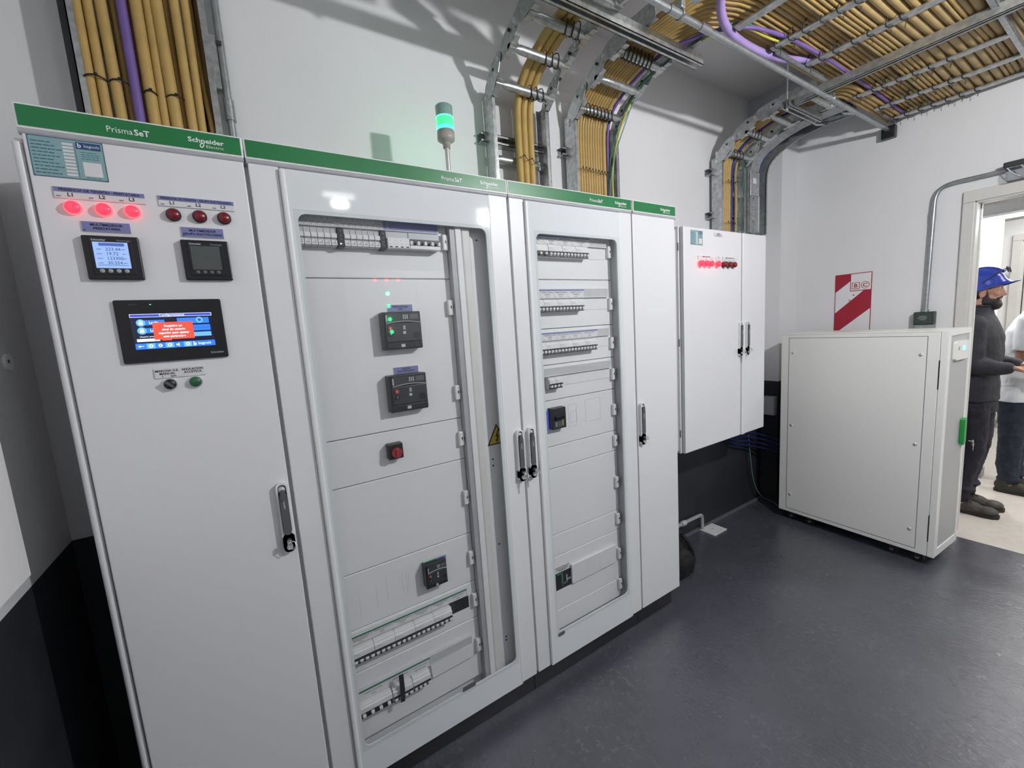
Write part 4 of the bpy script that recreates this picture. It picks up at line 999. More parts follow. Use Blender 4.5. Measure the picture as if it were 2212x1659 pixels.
cable('dark brown cable at the right edge of the bundle behind the left cubicle', smooth([(.332, .36, 1.95), (.338, .36, 2.2), (.347, .37, 2.4), (.352, .37, 2.78)]), .011, BROWN, G, 10)
cable('dark blue cable beside the right rail behind the left cubicle', smooth([(.328, .365, 1.95), (.332, .365, 2.25), (.338, .37, 2.4), (.35, .38, 2.78)]), .009, BLUEC, G, 8)
cable('slim yellow cable curving along the rail behind the left cubicle', smooth([(.345, .335, 1.95), (.343, .335, 2.2), (.335, .35, 2.3), (.33, .365, 2.45), (.33, .37, 2.78)]), .0075, YEL, G, 8)
def tie_over(label, x0, x1, y, z, r, group, sag=.004, knot=.6):
    n = 12; b = MB(); pts = []
    for i in range(n + 1):
        u = i / n; pts.append((x0 + (x1 - x0) * u, y - r * math.sin(PI * u) ** .5, z + sag * math.sin(PI * u)))
    b.tube(pts, .0021, TIE, 6)
    kx = x0 + (x1 - x0) * knot; b.box(kx - .004, kx + .004, y - r - .006, y - r, z + sag - .002, z + sag + .004, TIE, .001, 1)
    return solo(b, 'cable_tie', label, 'cable tie', group, (x0, y, z))
TG = 'black cable ties on the thick cables behind the left cubicle'
for lab, x0, x1, z in (('leftmost black tie around the thick cables behind the left cubicle', .066, .1135, 2.285), ('black tie just left of the violet cable', .118, .160, 2.285),
                       ('black tie right of the violet cable', .189, .219, 2.272), ('rightmost black tie on the thick cables of the left cubicle', .240, .282, 2.272)):
    tie_over(lab, x0, x1, .318, z, .014, TG)
t = thing('cable_ladder', 'vertical ladder on the wall behind the touch panel cubicle', 'cable ladder', (.2, .38, 1.95))
for x in (.056, .366): MB().box(x - .0015, x + .0015, .315, .395, 1.95, ZC - .02, GALV).box(x - .0015, x + .016 * (1 if x < .2 else -1), .315, .318, 1.95, ZC - .02, GALV).build('side_rail', t)
for z in (2.10, 2.42, 2.72): MB().tube([(.058, .39, z), (.364, .39, z)], .012, GALV, 8).build('rung', t)
b = MB().box(.355, .385, .384, .396, 2.36, 2.52, GALV, .002, 1).box(.385, .40, .38, .384, 2.49, 2.502, DARK).build('splice_plate', t)
solo(MB().box(.038, .053, .33, .42, 1.95, ZC - .02, DARK), 'gap_shade', 'dark strip standing for the shade in the gap left of the thick cables', 'gap_shade', None, (.045, .37, 1.95))  # dark strip put in for the shade of the gap
t = thing('conduit_pipe', 'vertical steel conduit on the wall right of the thick cables', 'pipe', (.398, .398, 1.95))
MB().cyl((.396, .398, 1.95), (.398, .398, ZC), .0115, PIPE, 14).build('pipe', t)
b = MB().cyl((.3965, .398, 2.27), (.3965, .398, 2.335), .0155, PIPE, 14)
for z in (2.285, 2.32): b.cyl((.3965, .38, z), (.3965, .384, z), .004, CHROME, 8)
b.build('coupling', t)
# --- three thick cables on the first ladder
G = 'thick yellow cables on the ladder nearest the signal light'
for i, x in enumerate((1.516, 1.549, 1.583)):
    cable(('left', 'middle', 'right')[i] + ' cable of the three thick yellow ones on the ladder by the signal light', [(x - .012 + q[0] - x, q[1], q[2]) for q in up_and_out(x, .228, -.26, dx=.025, n=14)], .0165, YEL, G, 12)
def zig(label, x0, x1, y, z, nz, group, amp=.008, dz=-.01):
    """lashing of black twine around several cables"""
    pts = []
    for i in range(nz * 2 + 1):
        u = i / (nz * 2); pts.append((x0 + (x1 - x0) * u, y - .003 - (.004 if i % 2 else 0), z + dz * u + (amp if i % 2 else -amp)))
    b = MB().tube(pts, .0017, TIE, 5)
    for i in range(1, nz * 2, 2): b.ball(pts[i], .0038, TIE, 6, 4)
    return solo(b, 'cable_tie', label, 'cable tie', group, pts[0])
TG = 'black ties on the cables above the switchboard'
zig('black tie across the three thick yellow cables above the cabinet', 1.488, 1.607, .308, 2.30, 3, TG, .006, -.02)
def rung_ties(label, xs, k, group):
    """loops tying cables to a rung of the bend"""
    b = MB(); c0, d0 = RUNG[k]
    for x in xs:
        c = Vector((x, c0.x + d0.x * .012, c0.y + d0.y * .012)); d = Vector((0, d0.x, d0.y)); tt = Vector((0, -d0.y, d0.x))
        b.loop([c + d * .034 * math.cos(q * PI / 6) + tt * .024 * math.sin(q * PI / 6) + Vector((.005 * math.sin(q * PI / 3), 0, 0)) for q in range(12)], .0022, TIE, 5)
        e = c - d * .034; b.tube([e, e + Vector((.006, -.004, -.016))], .0018, TIE, 5)
    return solo(b, 'cable_tie', label, 'cable tie', group, (xs[0], c0.x, c0.y))
for a, w in ((0, 'lowest'), (1, 'second'), (2, 'upper')):
    for i, x in enumerate((1.532, 1.565, 1.598)):
        rung_ties('black tie on the %s rung of the bend, %s of the three thick cables' % (w, ('left', 'middle', 'right')[i]), (x + .01,), a, TG)
# --- row of thin cables on the middle ladder, sweeping into the wide tray
G = 'thin yellow cables in the flat row on the middle ladder'
N2 = 11
for i in range(N2):
    r = .0082 if i < N2 - 1 else .0124
    x = 1.8595 + .0172 * i + (.005 if i == N2 - 1 else 0)
    P = up_and_out(x, .224, -.031, dx=.02, n=10)
    yy = -.445 + .0205 * i; xe = 4.03
    if i == N2 - 1: yy += .005
    P += [(x + .035 + (i * .001), yy + .16, 2.730), (x + .09, yy + .055, 2.734), (x + .22, yy + .008, 2.734), (x + .42, yy, 2.732), (2.62, yy - .0015 * (i % 2), 2.731), (3.0, yy + .001 * (i % 3), 2.731), (3.5, yy - .0015 * (i % 2), 2.731), (xe, yy, 2.731)]
    P = P[:2] + smooth(P[2:], 1)
    cable('%s thin yellow cable from the left in the row on the middle ladder' % (ORD[i]), P, r, YEL if i % 3 else YEL2, G, 8)
zig('long zigzag of black ties across the row of thin yellow cables', 1.853, 2.045, .312, 2.30, 9, TG, .007, -.005)
for a, w in ((0, 'lowest'), (2, 'upper')):
    for i in range(8):
        x = 1.862 + i * .0245
        rung_ties('%s black tie from the left on the %s rung of the middle ladder' % (ORD[i], w), (x + .006,), a, TG)
cable('slim violet cable bending up the middle ladder beside the yellow row', smooth(up_and_out(2.062, .222, .0, dx=.03, n=10) + [(2.10, -.08, 2.710), (2.13, -.19, 2.708), (2.25, -.29, 2.709), (2.46, -.33, 2.711), (2.70, -.345, 2.711), (3.0, -.35, 2.711), (4.03, -.33, 2.711)], 1), .0078, PURP, None, 8)
cable('green cable curving down the right side of the middle ladder', smooth([(2.066, .325, 1.98), (2.068, .325, 2.2), (2.062, .322, 2.33), (2.078, .31, 2.44), (2.11, .29, 2.55), (2.125, .22, 2.65), (2.135, .1, 2.706), (2.14, -.2, 2.71), (2.2, -.29, 2.715), (2.5, -.31, 2.72)]), .0042, GRNC, None, 6)
cable('green and yellow earth cable on the right side of the middle ladder', smooth([(2.076, .318, 1.98), (2.080, .318, 2.2), (2.074, .312, 2.32), (2.095, .30, 2.45), (2.125, .27, 2.57), (2.14, .2, 2.66), (2.148, .08, 2.704), (2.15, -.18, 2.706), (2.2, -.28, 2.71), (2.45, -.30, 2.70), (2.62, -.33, 2.716)]), .0048, YGRN, None, 6)
cable('thin pale blue wire among the cables of the middle ladder', smooth([(2.058, .318, 1.98), (2.056, .316, 2.2), (2.066, .30, 2.36), (2.096, .25, 2.5), (2.12, .2, 2.62), (2.13, .1, 2.70), (2.14, -.1, 2.705)]), .0028, mat('wire_teal', (0.12, .32, .30), .5, var=.1), None, 6)
cable('thick lilac cable drooping below the wide tray', smooth([(1.93, -.50, 2.76), (1.965, -.36, 2.745), (2.05, -.285, 2.705), (2.22, -.235, 2.694), (2.47, -.232, 2.693), (2.66, -.262, 2.70), (2.8, -.30, 2.722), (2.95, -.32, 2.75), (3.3, -.33, 2.772), (4.03, -.33, 2.775)]), .0165, LILAC, None, 10)
# --- cables lying in the wide tray
G = 'cables lying in the wide ceiling tray'
rnd = random.Random(11)
lay = []
y = -.466
for kind, cnt in (('thin', 5), ('thick', 5), ('thin', 3), ('thick', 2), ('tan', 8), ('earth', 2), ('navy', 3)):
    for j in range(cnt):
        r = {'thin': .0088, 'thick': .0175, 'tan': .0082, 'earth': .0065, 'navy': .0105}[kind]
        y -= r + .0014; lay.append((kind, y, r)); y -= r
def wav(y, z, x0, x1, a, s):
    n = 18; out = []
    for i in range(n + 1):
        x = x0 + (x1 - x0) * i / n
        out.append((x, y + a * 2.2 * math.sin(1.9 * x + 5 * y + .6) + a * math.sin(5.1 * x + 9 * y), z))
    return smooth(out, 1)
cnt = {}
WORD = {'thin': 'thin yellow', 'thick': 'thick yellow', 'tan': 'tan', 'earth': 'green and yellow', 'navy': 'dark blue'}
for s, (kind, y, r) in enumerate(lay):
    cnt[kind] = cnt.get(kind, 0) + 1
    m = {'thin': YEL if s % 2 else YEL2, 'thick': YEL2, 'tan': mat('cable_tan_dim', (.32, .235, .12), .6, var=.15, scale=14), 'earth': YGRN if s % 2 else GRNC, 'navy': NAVY}[kind]  # thick and tan colours lowered to stand for the tray's dim light
    P = wav(y, TZ + .018 + r, .3, 4.03, .004, s)
    cable('%s %s cable in the wide tray, counted from the switchboard side' % (ORD[cnt[kind] - 1], WORD[kind]), P, r, m, G, 8)
# a second layer above, seen through the gaps
for s in range(12):
    y = -.30 - .044 * s
    cable('%s yellow cable of the upper layer in the wide tray from the switchboard side' % ORD[s], wav(y, TZ + .078, 2.15 if s < 4 else .3, 4.03, .006, 50 + s), .011 + .003 * (s % 3), YEL if s % 2 else YEL2, 'upper cables in the wide ceiling tray', 6)
TG2 = 'black ties on the rungs of the wide tray'
rn = 0
for x, w in ((2.485, 'first'), (2.78, 'second'), (3.40, 'third'), (3.705, 'fourth'), (3.975, 'last')):
    for j in range(7):
        y = -.30 - .058 * j + rnd.uniform(-.008, .008)
        b = MB().loop([Vector((x, y, TZ + .012)) + Vector((.026 * math.cos(k * PI / 6), .009 * math.sin(k * PI / 3) , .026 * math.sin(k * PI / 6) + .010)) for k in range(12)], .0026, TIE, 5)
        b.tube([(x + .02, y, TZ - .006), (x + .028, y + .004, TZ - .022)], .0016, TIE, 5)
        solo(b, 'cable_tie', '%s black tie from the switchboard side on the %s visible rung of the wide tray' % (ORD[j], w), 'cable tie', TG2, (x, y, TZ))
# --- cables on the rightmost ladder
G = 'cables on the rightmost ladder'
for i, (x, r, m) in enumerate(((3.135, .011, YEL), (3.158, .011, YEL), (3.181, .011, YEL), (3.204, .011, YEL))):
    P = up_and_out(x, .226, -.02, dx=.05, n=10)
    yy = -.312 + .0235 * i
    P += [(x + .053, yy + .11, 2.713), (x + .065, yy + .05, 2.711), (x + .10, yy + .012, 2.711), (x + .2, yy, 2.711), (4.03, yy, 2.711)]
    cable('%s yellow cable from the left on the rightmost ladder' % ORD[i], P[:2] + smooth(P[2:], 1), r, m, G, 8)
cable('dark blue cable crossing the rightmost ladder', smooth(up_and_out(3.228, .224, -.22, dx=.07, n=10), 1), .0075, BLUEC, G, 8)
cable('single tan cable set apart on the rightmost ladder', smooth([(3.252, .32, 1.98), (3.258, .32, 2.2), (3.268, .325, 2.36)] + up_and_out(3.275, .226, -.22, dx=.05, n=10)[1:], 1), .009, YEL2, G, 8)
for z, w in ((2.40, 'upper'), (2.14, 'lower')):
    zig('black ties across the yellow cables above the wall cabinet, %s ones' % w, 3.125, 3.235, .308, z, 4, TG, .006, -.004)
for a, w in ((0, 'lower'), (1, 'upper')):
    for i in range(4):
        rung_ties('%s black tie from the left on the %s rung of the rightmost ladder' % (ORD[i], w), (3.15 + .035 * i,), a, TG)
for i, (x, r, m, nm) in enumerate(((3.585, .016, BLUEC, 'thick dark blue'), (3.555, .008, GRNC, 'slim green'))):
    P = arc_path(0, 2.30, -.2, off=.02 - .012 * i)
    cable('%s cable lying in the solid bent tray' % nm, [(x, q[0], q[1]) for q in P], r, m, None, 8)
cable('thin green wire hanging beside the tan cable on the rightmost ladder', smooth([(3.315, .33, 2.0), (3.315, .335, 2.25), (3.325, .30, 2.42), (3.35, .32, 2.55), (3.365, .28, 2.62)]), .003, GRNC, None, 6)
# ================================================================== WALL CABINET
FY = .0617
t = TW = thing('wall_cabinet', 'white two-door cabinet hung on the wall right of the switchboard', 'electrical cabinet', (2.73, .24, .788))
MB().box(2.297, 3.141, .084, YB, .786, 2.004, CAB, .004).box(2.285, 2.297, .10, .40, .80, 1.99, CAB, .002).build('body', t)
D1 = MB().box(2.304, 2.872, FY, .082, .788, 2.001, CAB, .006, 3).box(2.304, 2.352, FY - .002, FY + .002, .792, 1.997, CAB, .002).build('door', t)
D2 = MB().box(2.876, 3.139, FY, .082, .788, 2.001, CAB, .006, 3).build('door', t)
MB().box(2.858, 2.896, FY - .009, FY, .79, 1.999, CAB, .006, 3).build('cover_strip', t)
for z in (1.9, 1.4, .9): MB().cyl((2.300, .088, z - .02), (2.300, .088, z + .02), .004, HGREY, 8).build('hinge', t)
data_sticker(t, 2.370, 2.475, 1.910, 1.984, FY)
plate(t, 2.582, 2.659, 1.9635, 1.985, [('TABLERO', 2.6205, 1.976, .0052, 'C'), ('SECCIONAL UPS', 2.6205, 1.968, .0052, 'C')], PAPER, FY)
for (xa, xb, hd, n) in ((2.431, 2.575, 'PRESENCIA DE TENSIÓN', 3), (2.594, 2.645, 'UPS', 1), (2.660, 2.798, 'PRESENCIA TENSIÓN SALIDA', 3)):
    w_ = (xb - xa) / n
    plate(t, xa, xb, 1.8335, 1.8565, [(hd, (xa + xb) / 2, 1.849, .0046, 'C')] + [('L%d' % (i + 1), xa + w_ * (i + .5), 1.838, .0048, 'C') for i in range(n)], PAPER, FY)
def cone_lamp(x, lit):
    p = MB().cyl((x, FY, 1.813), (x, FY - .008, 1.813), .0165, BLACK if not lit else REDON2, 20).build('indicator_lamp', t, label='lit red indicator lamp' if lit else 'unlit dark red indicator lamp')
    MB().lathe([(.0155, -.008), (.0150, -.022), (.0125, -.026), (.0001, -.027)], (x, FY, 1.813), REDON if lit else REDOFF, 20, 1).build('lens', p)
for x in (2.4445, 2.4875, 2.5305, 2.5995): cone_lamp(x, True)
for x in (2.666, 2.7115, 2.7575): cone_lamp(x, False)
handle(t, 2.837, 1.487, 1.283, FY, .027, D1); handle(t, 2.913, 1.487, 1.283, FY, .027, D2)
key('keys hanging from the left handle of the wall cabinet', 2.837, 1.319, FY - .02)
key('key in the right handle of the wall cabinet', 2.913, 1.319, FY - .02, 1)
# wires and cables under and beside the wall cabinet
cable('thin pale green wire hanging from the wall cabinet down to the floor', smooth([(3.545, .372, .60), (3.556, .372, .50), (3.576, .372, .40), (3.606, .372, .243), (3.665, .37, .12), (3.75, .37, .035), (3.80, .35, .006), (3.78, .29, .005), (3.742, .245, .005), (3.70, .18, .005)], 2), .0035, mat('wire_pale_green', (.16, .26, .22), .5, var=.08), None, 6, 'wire', 'loose_wire')
for i in range(4):
    cable('%s dark blue cable drooping behind the tall white cabinet on castors' % ORD[i], smooth([(3.05 + .05 * i, .385 - .01 * i, .80), (3.07 + .05 * i, .383 - .01 * i, .74 - .02 * i), (3.3, .375, .66 - .03 * i), (3.55, .36, .62 - .035 * i), (3.70, .30, .57 - .035 * i), (3.755, .20, .52 - .03 * i), (3.76, .145, .50 - .03 * i)], 2), .007, mat('cable_deep_blue', (.012, .018, .11), .5, var=.1), 'blue cables behind the cabinet on castors', 6)
t = thing('junction_box', 'grey junction box low on the corner column behind the cabinet on castors', 'junction box', (3.80, .33, .79))
MB().box(3.775, 3.82, .298, .385, .72, .87, GREYP, .004).build('body', t); MB().box(3.769, 3.775, .302, .381, .725, .865, LGREYP, .002).build('lid', t)
# floor box and pipe
t = thing('floor_box', 'square white floor box cover by the dark wall', 'floor box', (3.02, .35, 0))
MB().box(2.945, 3.095, .283, .417, 0, .007, WHITEP, .002).build('cover', t)
MB().ring([(3.018 + .058 * math.cos(a * PI / 16), .348 + .058 * math.sin(a * PI / 16)) for a in range(32)], [(3.018 + .0565 * math.cos(a * PI / 16), .348 + .0565 * math.sin(a * PI / 16)) for a in range(32)], 2, .007, .0075, GREYP).box(3.005, 3.031, .344, .350, .007, .0078, GREYP).build('round_lid', t)
t = thing('conduit_pipe', 'grey plastic pipe bending from the dark wall down into the floor box', 'pipe', (2.95, .395, 0))
MB().tube(smooth([(2.30, .40, .112), (2.74, .40, .113), (2.93, .40, .114), (2.962, .398, .112), (2.968, .396, .09), (2.966, .394, .0)], 2), .0125, GREYP, 12).build('pipe', t)
MB().cyl((2.735, .40, .113), (2.775, .40, .113), .0185, LGREYP, 14).build('coupling', t)
# ================================================================== UPS CABINET ON CASTORS
UA = -math.radians(3.6)
U = thing('power_supply_cabinet', 'tall white cabinet on castors with a small blue display, standing by the doorway', 'power supply', (3.5035, -.6947, 0), UA)
def UB(b, name, parent=None, label=None): return b.build(name, parent or U, local=True, label=label)
z0, z1 = .07, 1.37
b = MB().box(0, .36, .0305, .85, z0, z1 - .006, UPSW, .003).box(-.001, .361, .030, .851, z1 - .006, z1, UPSW, .002)
UB(b, 'body')
b = MB().box(-.0015, .0015, .083, .797, z0 + .028, z1 - .030, UPSW, .001, 1).box(-.0003, .001, .080, .800, z0 + .025, z1 - .027, HGREY)
P_ = UB(b, 'side_panel')
for y, z in ((.772, 1.24), (.106, 1.239), (.773, .722), (.108, .723), (.773, .206), (.110, .207)):
    b = MB().lathe([(.012, 0), (.0105, -.002), (.009, -.0025)], (-.0013, y, z), UPSW, 14, 0).lathe([(.0075, -.001), (.006, -.003), (.0001, -.004)], (-.0013, y, z), CHROME, 12, 0)
    UB(b, 'screw', P_)
b = MB().ring(rr(0, .36, z0, z1, .002), rr(.045, .335, z0 + .045, z1 - .03, .004), 1, 0, .028, UPSW).box(.04, .34, .004, .02, z0 + .04, z1 - .025, UPSF)
F_ = UB(b, 'front_door')
for z in (1.05, .16): UB(MB().box(-.001, .002, .0265, .0315, z, z + .16, BLACK), 'hinge', F_)
b = MB().prism(rr(.093, .281, 1.131 + .07, 1.238 + .07 - .005, .012, 5), 1, -.010, .006, UPSW)
Q_ = UB(b, 'control_panel')
UB(MB().box(.175, .232, -.0112, -.0098, 1.246, 1.280, WHITEP).box(.178, .229, -.0118, -.011, 1.249, 1.277, UPSLCD), 'display', Q_, 'lit pale blue display')
for i in range(4): UB(MB().cyl((.125 + .012 * (i % 2), -.009, 1.272 - .011 * (i // 2)), (.125 + .012 * (i % 2), -.0112, 1.272 - .011 * (i // 2)), .0035, (GREYP, REDBTN, DARK, GREYP)[i], 10), 'button', Q_)
b = MB().prism([(.286, .838), (.318, .846), (.322, .70), (.288, .688)], 1, -.018, .002, UPSG)
UB(b, 'door_handle', F_, 'green door latch')
for x in (.05, .31):
    for y in (.08, .20, .66, .78):
        c = UB(MB().box(x - .020, x + .020, y - .022, y + .022, .058, .071, DARK).prism([(y - .02, .06), (y + .012, .06), (y + .006, .03), (y - .006, .03)], 0, x - .017, x - .012, DARK).prism([(y - .02, .06), (y + .012, .06), (y + .006, .03), (y - .006, .03)], 0, x + .012, x + .017, DARK), 'caster')
        UB(MB().cyl((x - .011, y, .0295), (x + .011, y, .0295), .0295, RUBBER, 18).cyl((x - .0125, y, .0295), (x + .0125, y, .0295), .010, GREYP, 10), 'wheel', c)
k = key('key bunch in the green latch of the cabinet on castors', 3.825, .71, -.745)
# ================================================================== RIGHT WALL: SIGN, OUTLET, CONDUIT
def onwall(u, v):                                       # u: to the right seen from the room, from the sign's left edge; v: down from its top
    return (.026 - u * .2145, 1.766 - v * .425)
t = thing('wall_sign', 'red and white striped sign with the letters B and C on the wall', 'sign', (4.067, -.08, 1.34))
def sp(b, poly, m, k): b.prism([onwall(*q) for q in poly], 0, XR - .0025 - k * .0004, XR - .002 - k * .0004, m)
b = MB().prism([onwall(*q) for q in ((0, 0), (1, 0), (1, 1), (0, 1))], 0, XR - .0025, XR - .0002, SIGNR)
sp(b, ((.02, .012), (.98, .012), (.98, .988), (.02, .988)), SIGNW, 1)
sp(b, ((0, 0), (.44, 0), (.44, .12), (0, .305)), SIGNR, 2)
sp(b, ((0, .66), (.80, .29), (1, .29), (1, .585), (.17, .945), (0, .99)), SIGNR, 2)
sp(b, ((.90, 1), (1, .955), (1, 1)), SIGNR, 2)
sp(b, ((.425, 0), (1, 0), (1, .295), (.425, .295)), SIGNR, 3)
sp(b, ((.445, .012), (.98, .012), (.98, .283), (.445, .283)), SIGNW, 4)
b.build('panel', t)
b = MB()
sp(b, ((.475, .155), (.685, .155), (.685, .262), (.475, .262)), SIGNR, 5); sp(b, ((.492, .164), (.668, .164), (.668, .253), (.492, .253)), SIGNW, 6)
cx, cv = .83, .207
sp(b, [(cx + .115 * math.cos(a * PI / 12), cv + .058 * math.sin(a * PI / 12)) for a in range(24)], SIGNR, 5)
sp(b, [(cx + .098 * math.cos(a * PI / 12), cv + .0495 * math.sin(a * PI / 12)) for a in range(24)], SIGNW, 6)
for tx, u, v in (('B', .58, .237), ('C', .83, .236)):
    y_, z_ = onwall(u, v); b.text(tx, (XR - .0052, y_, z_), .025, SIGNR, right=(0, -1, 0), up=(0, 0, 1), align='C', bold=True, sx=1.15)
b.build('lettering', t)
for u, v in ((.53, .36), (.42, .445)):
    y_, z_ = onwall(u, v); MB().cyl((XR - .003, y_, z_), (XR - .006, y_, z_), .0045, HGREY, 10).build('screw', t)
t = thing('wall_outlet_box', 'dark green outlet box on the wall beside the doorway, its conduit above', 'outlet box', (4.05, -.473, 1.37))
MB().box(4.022, XR, -.523, -.424, 1.385, 1.468, BOXG, .005).box(4.028, XR, -.523, -.430, 1.355, 1.386, GALVD, .002).build('body', t)
MB().box(4.017, 4.0225, -.512, -.428, 1.389, 1.463, BOXG, .002).build('lid', t)
b = MB()
for i, tx in enumerate(('TABLERO', 'SECCIONAL', 'TOMAS')): b.text(tx, (4.0165, -.470, 1.436 - i * .010), .006, SILVER, right=(0, -1, 0), up=(0, 0, 1), align='C')
b.build('lettering', t)
t = thing('conduit_pipe', 'steel conduit climbing the wall from the green outlet box and bending over the doorway', 'pipe', (4.045, -.48, 1.47))
MB().tube(smooth([(4.045, -.476, 1.466), (4.045, -.482, 1.91), (4.045, -.485, 2.10), (4.045, -.487, 2.17), (4.045, -.51, 2.215), (4.045, -.56, 2.231), (4.045, -.67, 2.229), (4.045, -.775, 2.231)], 2), .0115, PIPE, 12).build('pipe', t)
MB().cyl((4.045, -.4835, 2.03), (4.045, -.4845, 2.085), .0135, PIPE, 12).build('coupling', t); MB().cyl((4.045, -.476, 1.466), (4.045, -.476, 1.482), .017, PIPE, 12).build('fitting', t)
t = thing('emergency_light', 'emergency light in a clear wrapping above the doorway', 'emergency light', (4.04, -.9, 2.2))
MB().box(3.99, XR, -1.12, -.765, 2.235, 2.262, DARK, .004).build('housing', t)
MB().box(4.0, XR, -1.10, -.775, 2.165, 2.234, thin_glass('clear_plastic', (.82, .83, .84), 2.0)).build('diffuser', t)
b = MB()
for i in range(5): b.tube([(3.995, -.78 - .05 * i, 2.23), (3.992, -.80 - .05 * i, 2.20), (3.995, -.83 - .05 * i, 2.172)], .003, LGREYP, 5)
b.build('wrapping_fold', t)
# ================================================================== LEFT WALL
t = thing('wall_box', 'white box mounted on the left wall, its corner at the left edge of the picture', 'wall box', (-.135, -.3, 1.083))
MB().box(XL, -.104, -.70, -.052, 1.083, 1.95, CAB, .003).build('body', t)
MB().box(-.104, -.100, -.698, -.054, 1.085, 1.948, WHITEP, .0015, 1).build('cover', t)
t = thing('lock_rosette', 'round pale disc with a keyhole on the left wall', 'lock', (XL, .262, 1.534))
MB().cyl((XL, .262, 1.534), (XL + .006, .262, 1.534), .021, mat('rosette_white', (.88, .87, .85), .3, var=.02), 22).build('disc', t); MB().cyl((XL + .006, .257, 1.536), (XL + .0066, .257, 1.536), .005, DARK, 10).build('keyhole', t)
# ================================================================== REMESHED SHAPES (bag, people)
def tapered(b, p0, r0, p1, r1, m=None):
    m = m or BAGM
    b.ball(p0, r0, m, 16, 10); b.ball(p1, r1, m, 16, 10); b.cyl(p0, p1, r0, m, 18, r1)
def loft(b, rings, m=None, n=28):                       # rings of (cx, cy, z, rx, ry)
    m = m or BAGM; vs = []
    for cx, cy, z, rx, ry in rings:
        for i in range(n):
            a = 2 * PI * i / n; vs.append((cx + rx * math.cos(a), cy + ry * math.sin(a), z))
    k = len(rings)
    fs = [(j * n + i, j * n + (i + 1) % n, (j + 1) * n + (i + 1) % n, (j + 1) * n + i) for j in range(k - 1) for i in range(n)]
    b.add(vs, fs + [list(range(n))[::-1], list(range((k - 1) * n, k * n))], m)
def remesh(b, voxel, name, m, parent, sm=4, label=None, disp=None):
    o = b.build('tmp', parent)
    r = o.modifiers.new('r', 'REMESH'); r.mode = 'VOXEL'; r.voxel_size = voxel; r.use_smooth_shade = True
    if sm: q = o.modifiers.new('s', 'SMOOTH'); q.iterations = sm; q.factor = .5
    if disp:
        tx = bpy.data.textures.new('folds', 'CLOUDS'); tx.noise_scale = disp[1]
        d = o.modifiers.new('d', 'DISPLACE'); d.texture = tx; d.strength = disp[0]; d.mid_level = .5; d.texture_coords = 'GLOBAL'
    dg = bpy.context.evaluated_depsgraph_get(); e = o.evaluated_get(dg)
    me = bpy.data.meshes.new_from_object(e); me.name = name
    par = o.parent; bpy.data.objects.remove(o)
    me.materials.clear(); me.materials.append(m)
    n = bpy.data.objects.new(name, me); COL.objects.link(n); n.parent = par
    me.polygons.foreach_set('material_index', [0] * len(me.polygons)); me.polygons.foreach_set('use_smooth', [True] * len(me.polygons))
    if label: n['label'] = label
    return n
t = thing('backpack', 'black backpack standing on the floor beyond the narrow blank cubicle', 'bag', (2.33, .24, 0))
b = MB(); loft(b, [(2.33, .23, .0, .15, .10), (2.345, .225, .02, .195, .125), (2.352, .23, .07, .205, .135), (2.345, .235, .13, .195, .13), (2.33, .24, .20, .17, .115), (2.315, .25, .26, .13, .095), (2.30, .26, .31, .09, .07), (2.29, .265, .33, .04, .03)])
b.ball((2.37, .125, .10), .085, BAGM, 14, 9, (1.1, .5, 1))
remesh(b, .008, 'body', BAGM, t, 5, disp=(.014, .06))
MB().tube(smooth([(2.36, .135, .27), (2.41, .105, .19), (2.425, .095, .11), (2.40, .10, .03)]), .011, BAGM, 8).build('strap', t)
MB().box(2.545, 2.553, .19, .215, .085, .105, mat('tag_dull_red', (.30, .06, .06), .5, var=.05)).build('tag', t, label='small dull red tag')
# ---------------------------------------------------------------- cabinet across the room, mirrored in the glass doors
t = thing('electrical_cabinet', 'grey cabinet across the room with red and green lamps mirrored in the glass', 'electrical cabinet', (1.9, -3.1, 0))
GCAB = mat('cabinet_grey', (.36, .37, .38), .4, var=.02)
MB().box(1.2, 2.6, -3.35, -2.92, .1, 2.2, GCAB, .004).box(1.22, 2.58, -3.33, -2.95, 0, .1, BLACK).build('body', t)
MB().box(1.206, 1.898, -2.92, -2.90, .11, 2.19, GCAB, .003).build('door', t); MB().box(1.902, 2.594, -2.92, -2.90, .11, 2.19, GCAB, .003).build('door', t)
LEDR = mat('led_red', (.8, .05, .06), .2, emit=(1, .06, .10), estr=9); LEDGB = mat('led_green_bright', (.05, .8, .3), .2, emit=(.05, 1, .38), estr=16)
for (x, z), m in ([(q, LEDR) for q in [(1.491, 2.098), (1.604, 2.099), (1.721, 2.1)]] + [(q, LEDGB) for q in [(1.604, 1.964), (1.6, 1.841), (1.6, 1.712), (1.606, 1.587)]]):
    MB().lathe([(.020, 0), (.019, .012), (.0001, .016)], (x, -2.90, z), m, 18, 1).build('indicator_lamp', t)
# ================================================================== PEOPLE IN THE CORRIDOR
SKIN = mat('skin', (.42, .22, .15), .5, var=.08, scale=20, bump=.15, bscale=150)
SKIN2 = mat('skin_tanned', (.26, .12, .075), .5, var=.08, scale=20)
HAIR = mat('hair_dark', (.012, .009, .008), .6, var=.3, scale=150, bump=.6, bscale=300)
JACK = mat('jacket_charcoal', (.017, .018, .024), .75, var=.18, scale=18, bump=.4, bscale=300)
TROU = mat('trousers_navy', (.009, .008, .017), .75, var=.2, scale=18, bump=.4, bscale=300)
JEAN = mat('jeans_dark_blue', (.008, .015, .03), .75, var=.25, scale=25, bump=.4, bscale=400)
SHIRT = mat('polo_white', (.62, .64, .67), .75, var=.08, scale=12, bump=.3, bscale=300)
SHOE = mat('shoe_grey_brown', (.060, .052, .044), .65, var=.3, scale=40, bump=.4, bscale=200)
SHOE2 = mat('shoe_olive', (.030, .030, .018), .65, var=.3, scale=40, bump=.4, bscale=200)
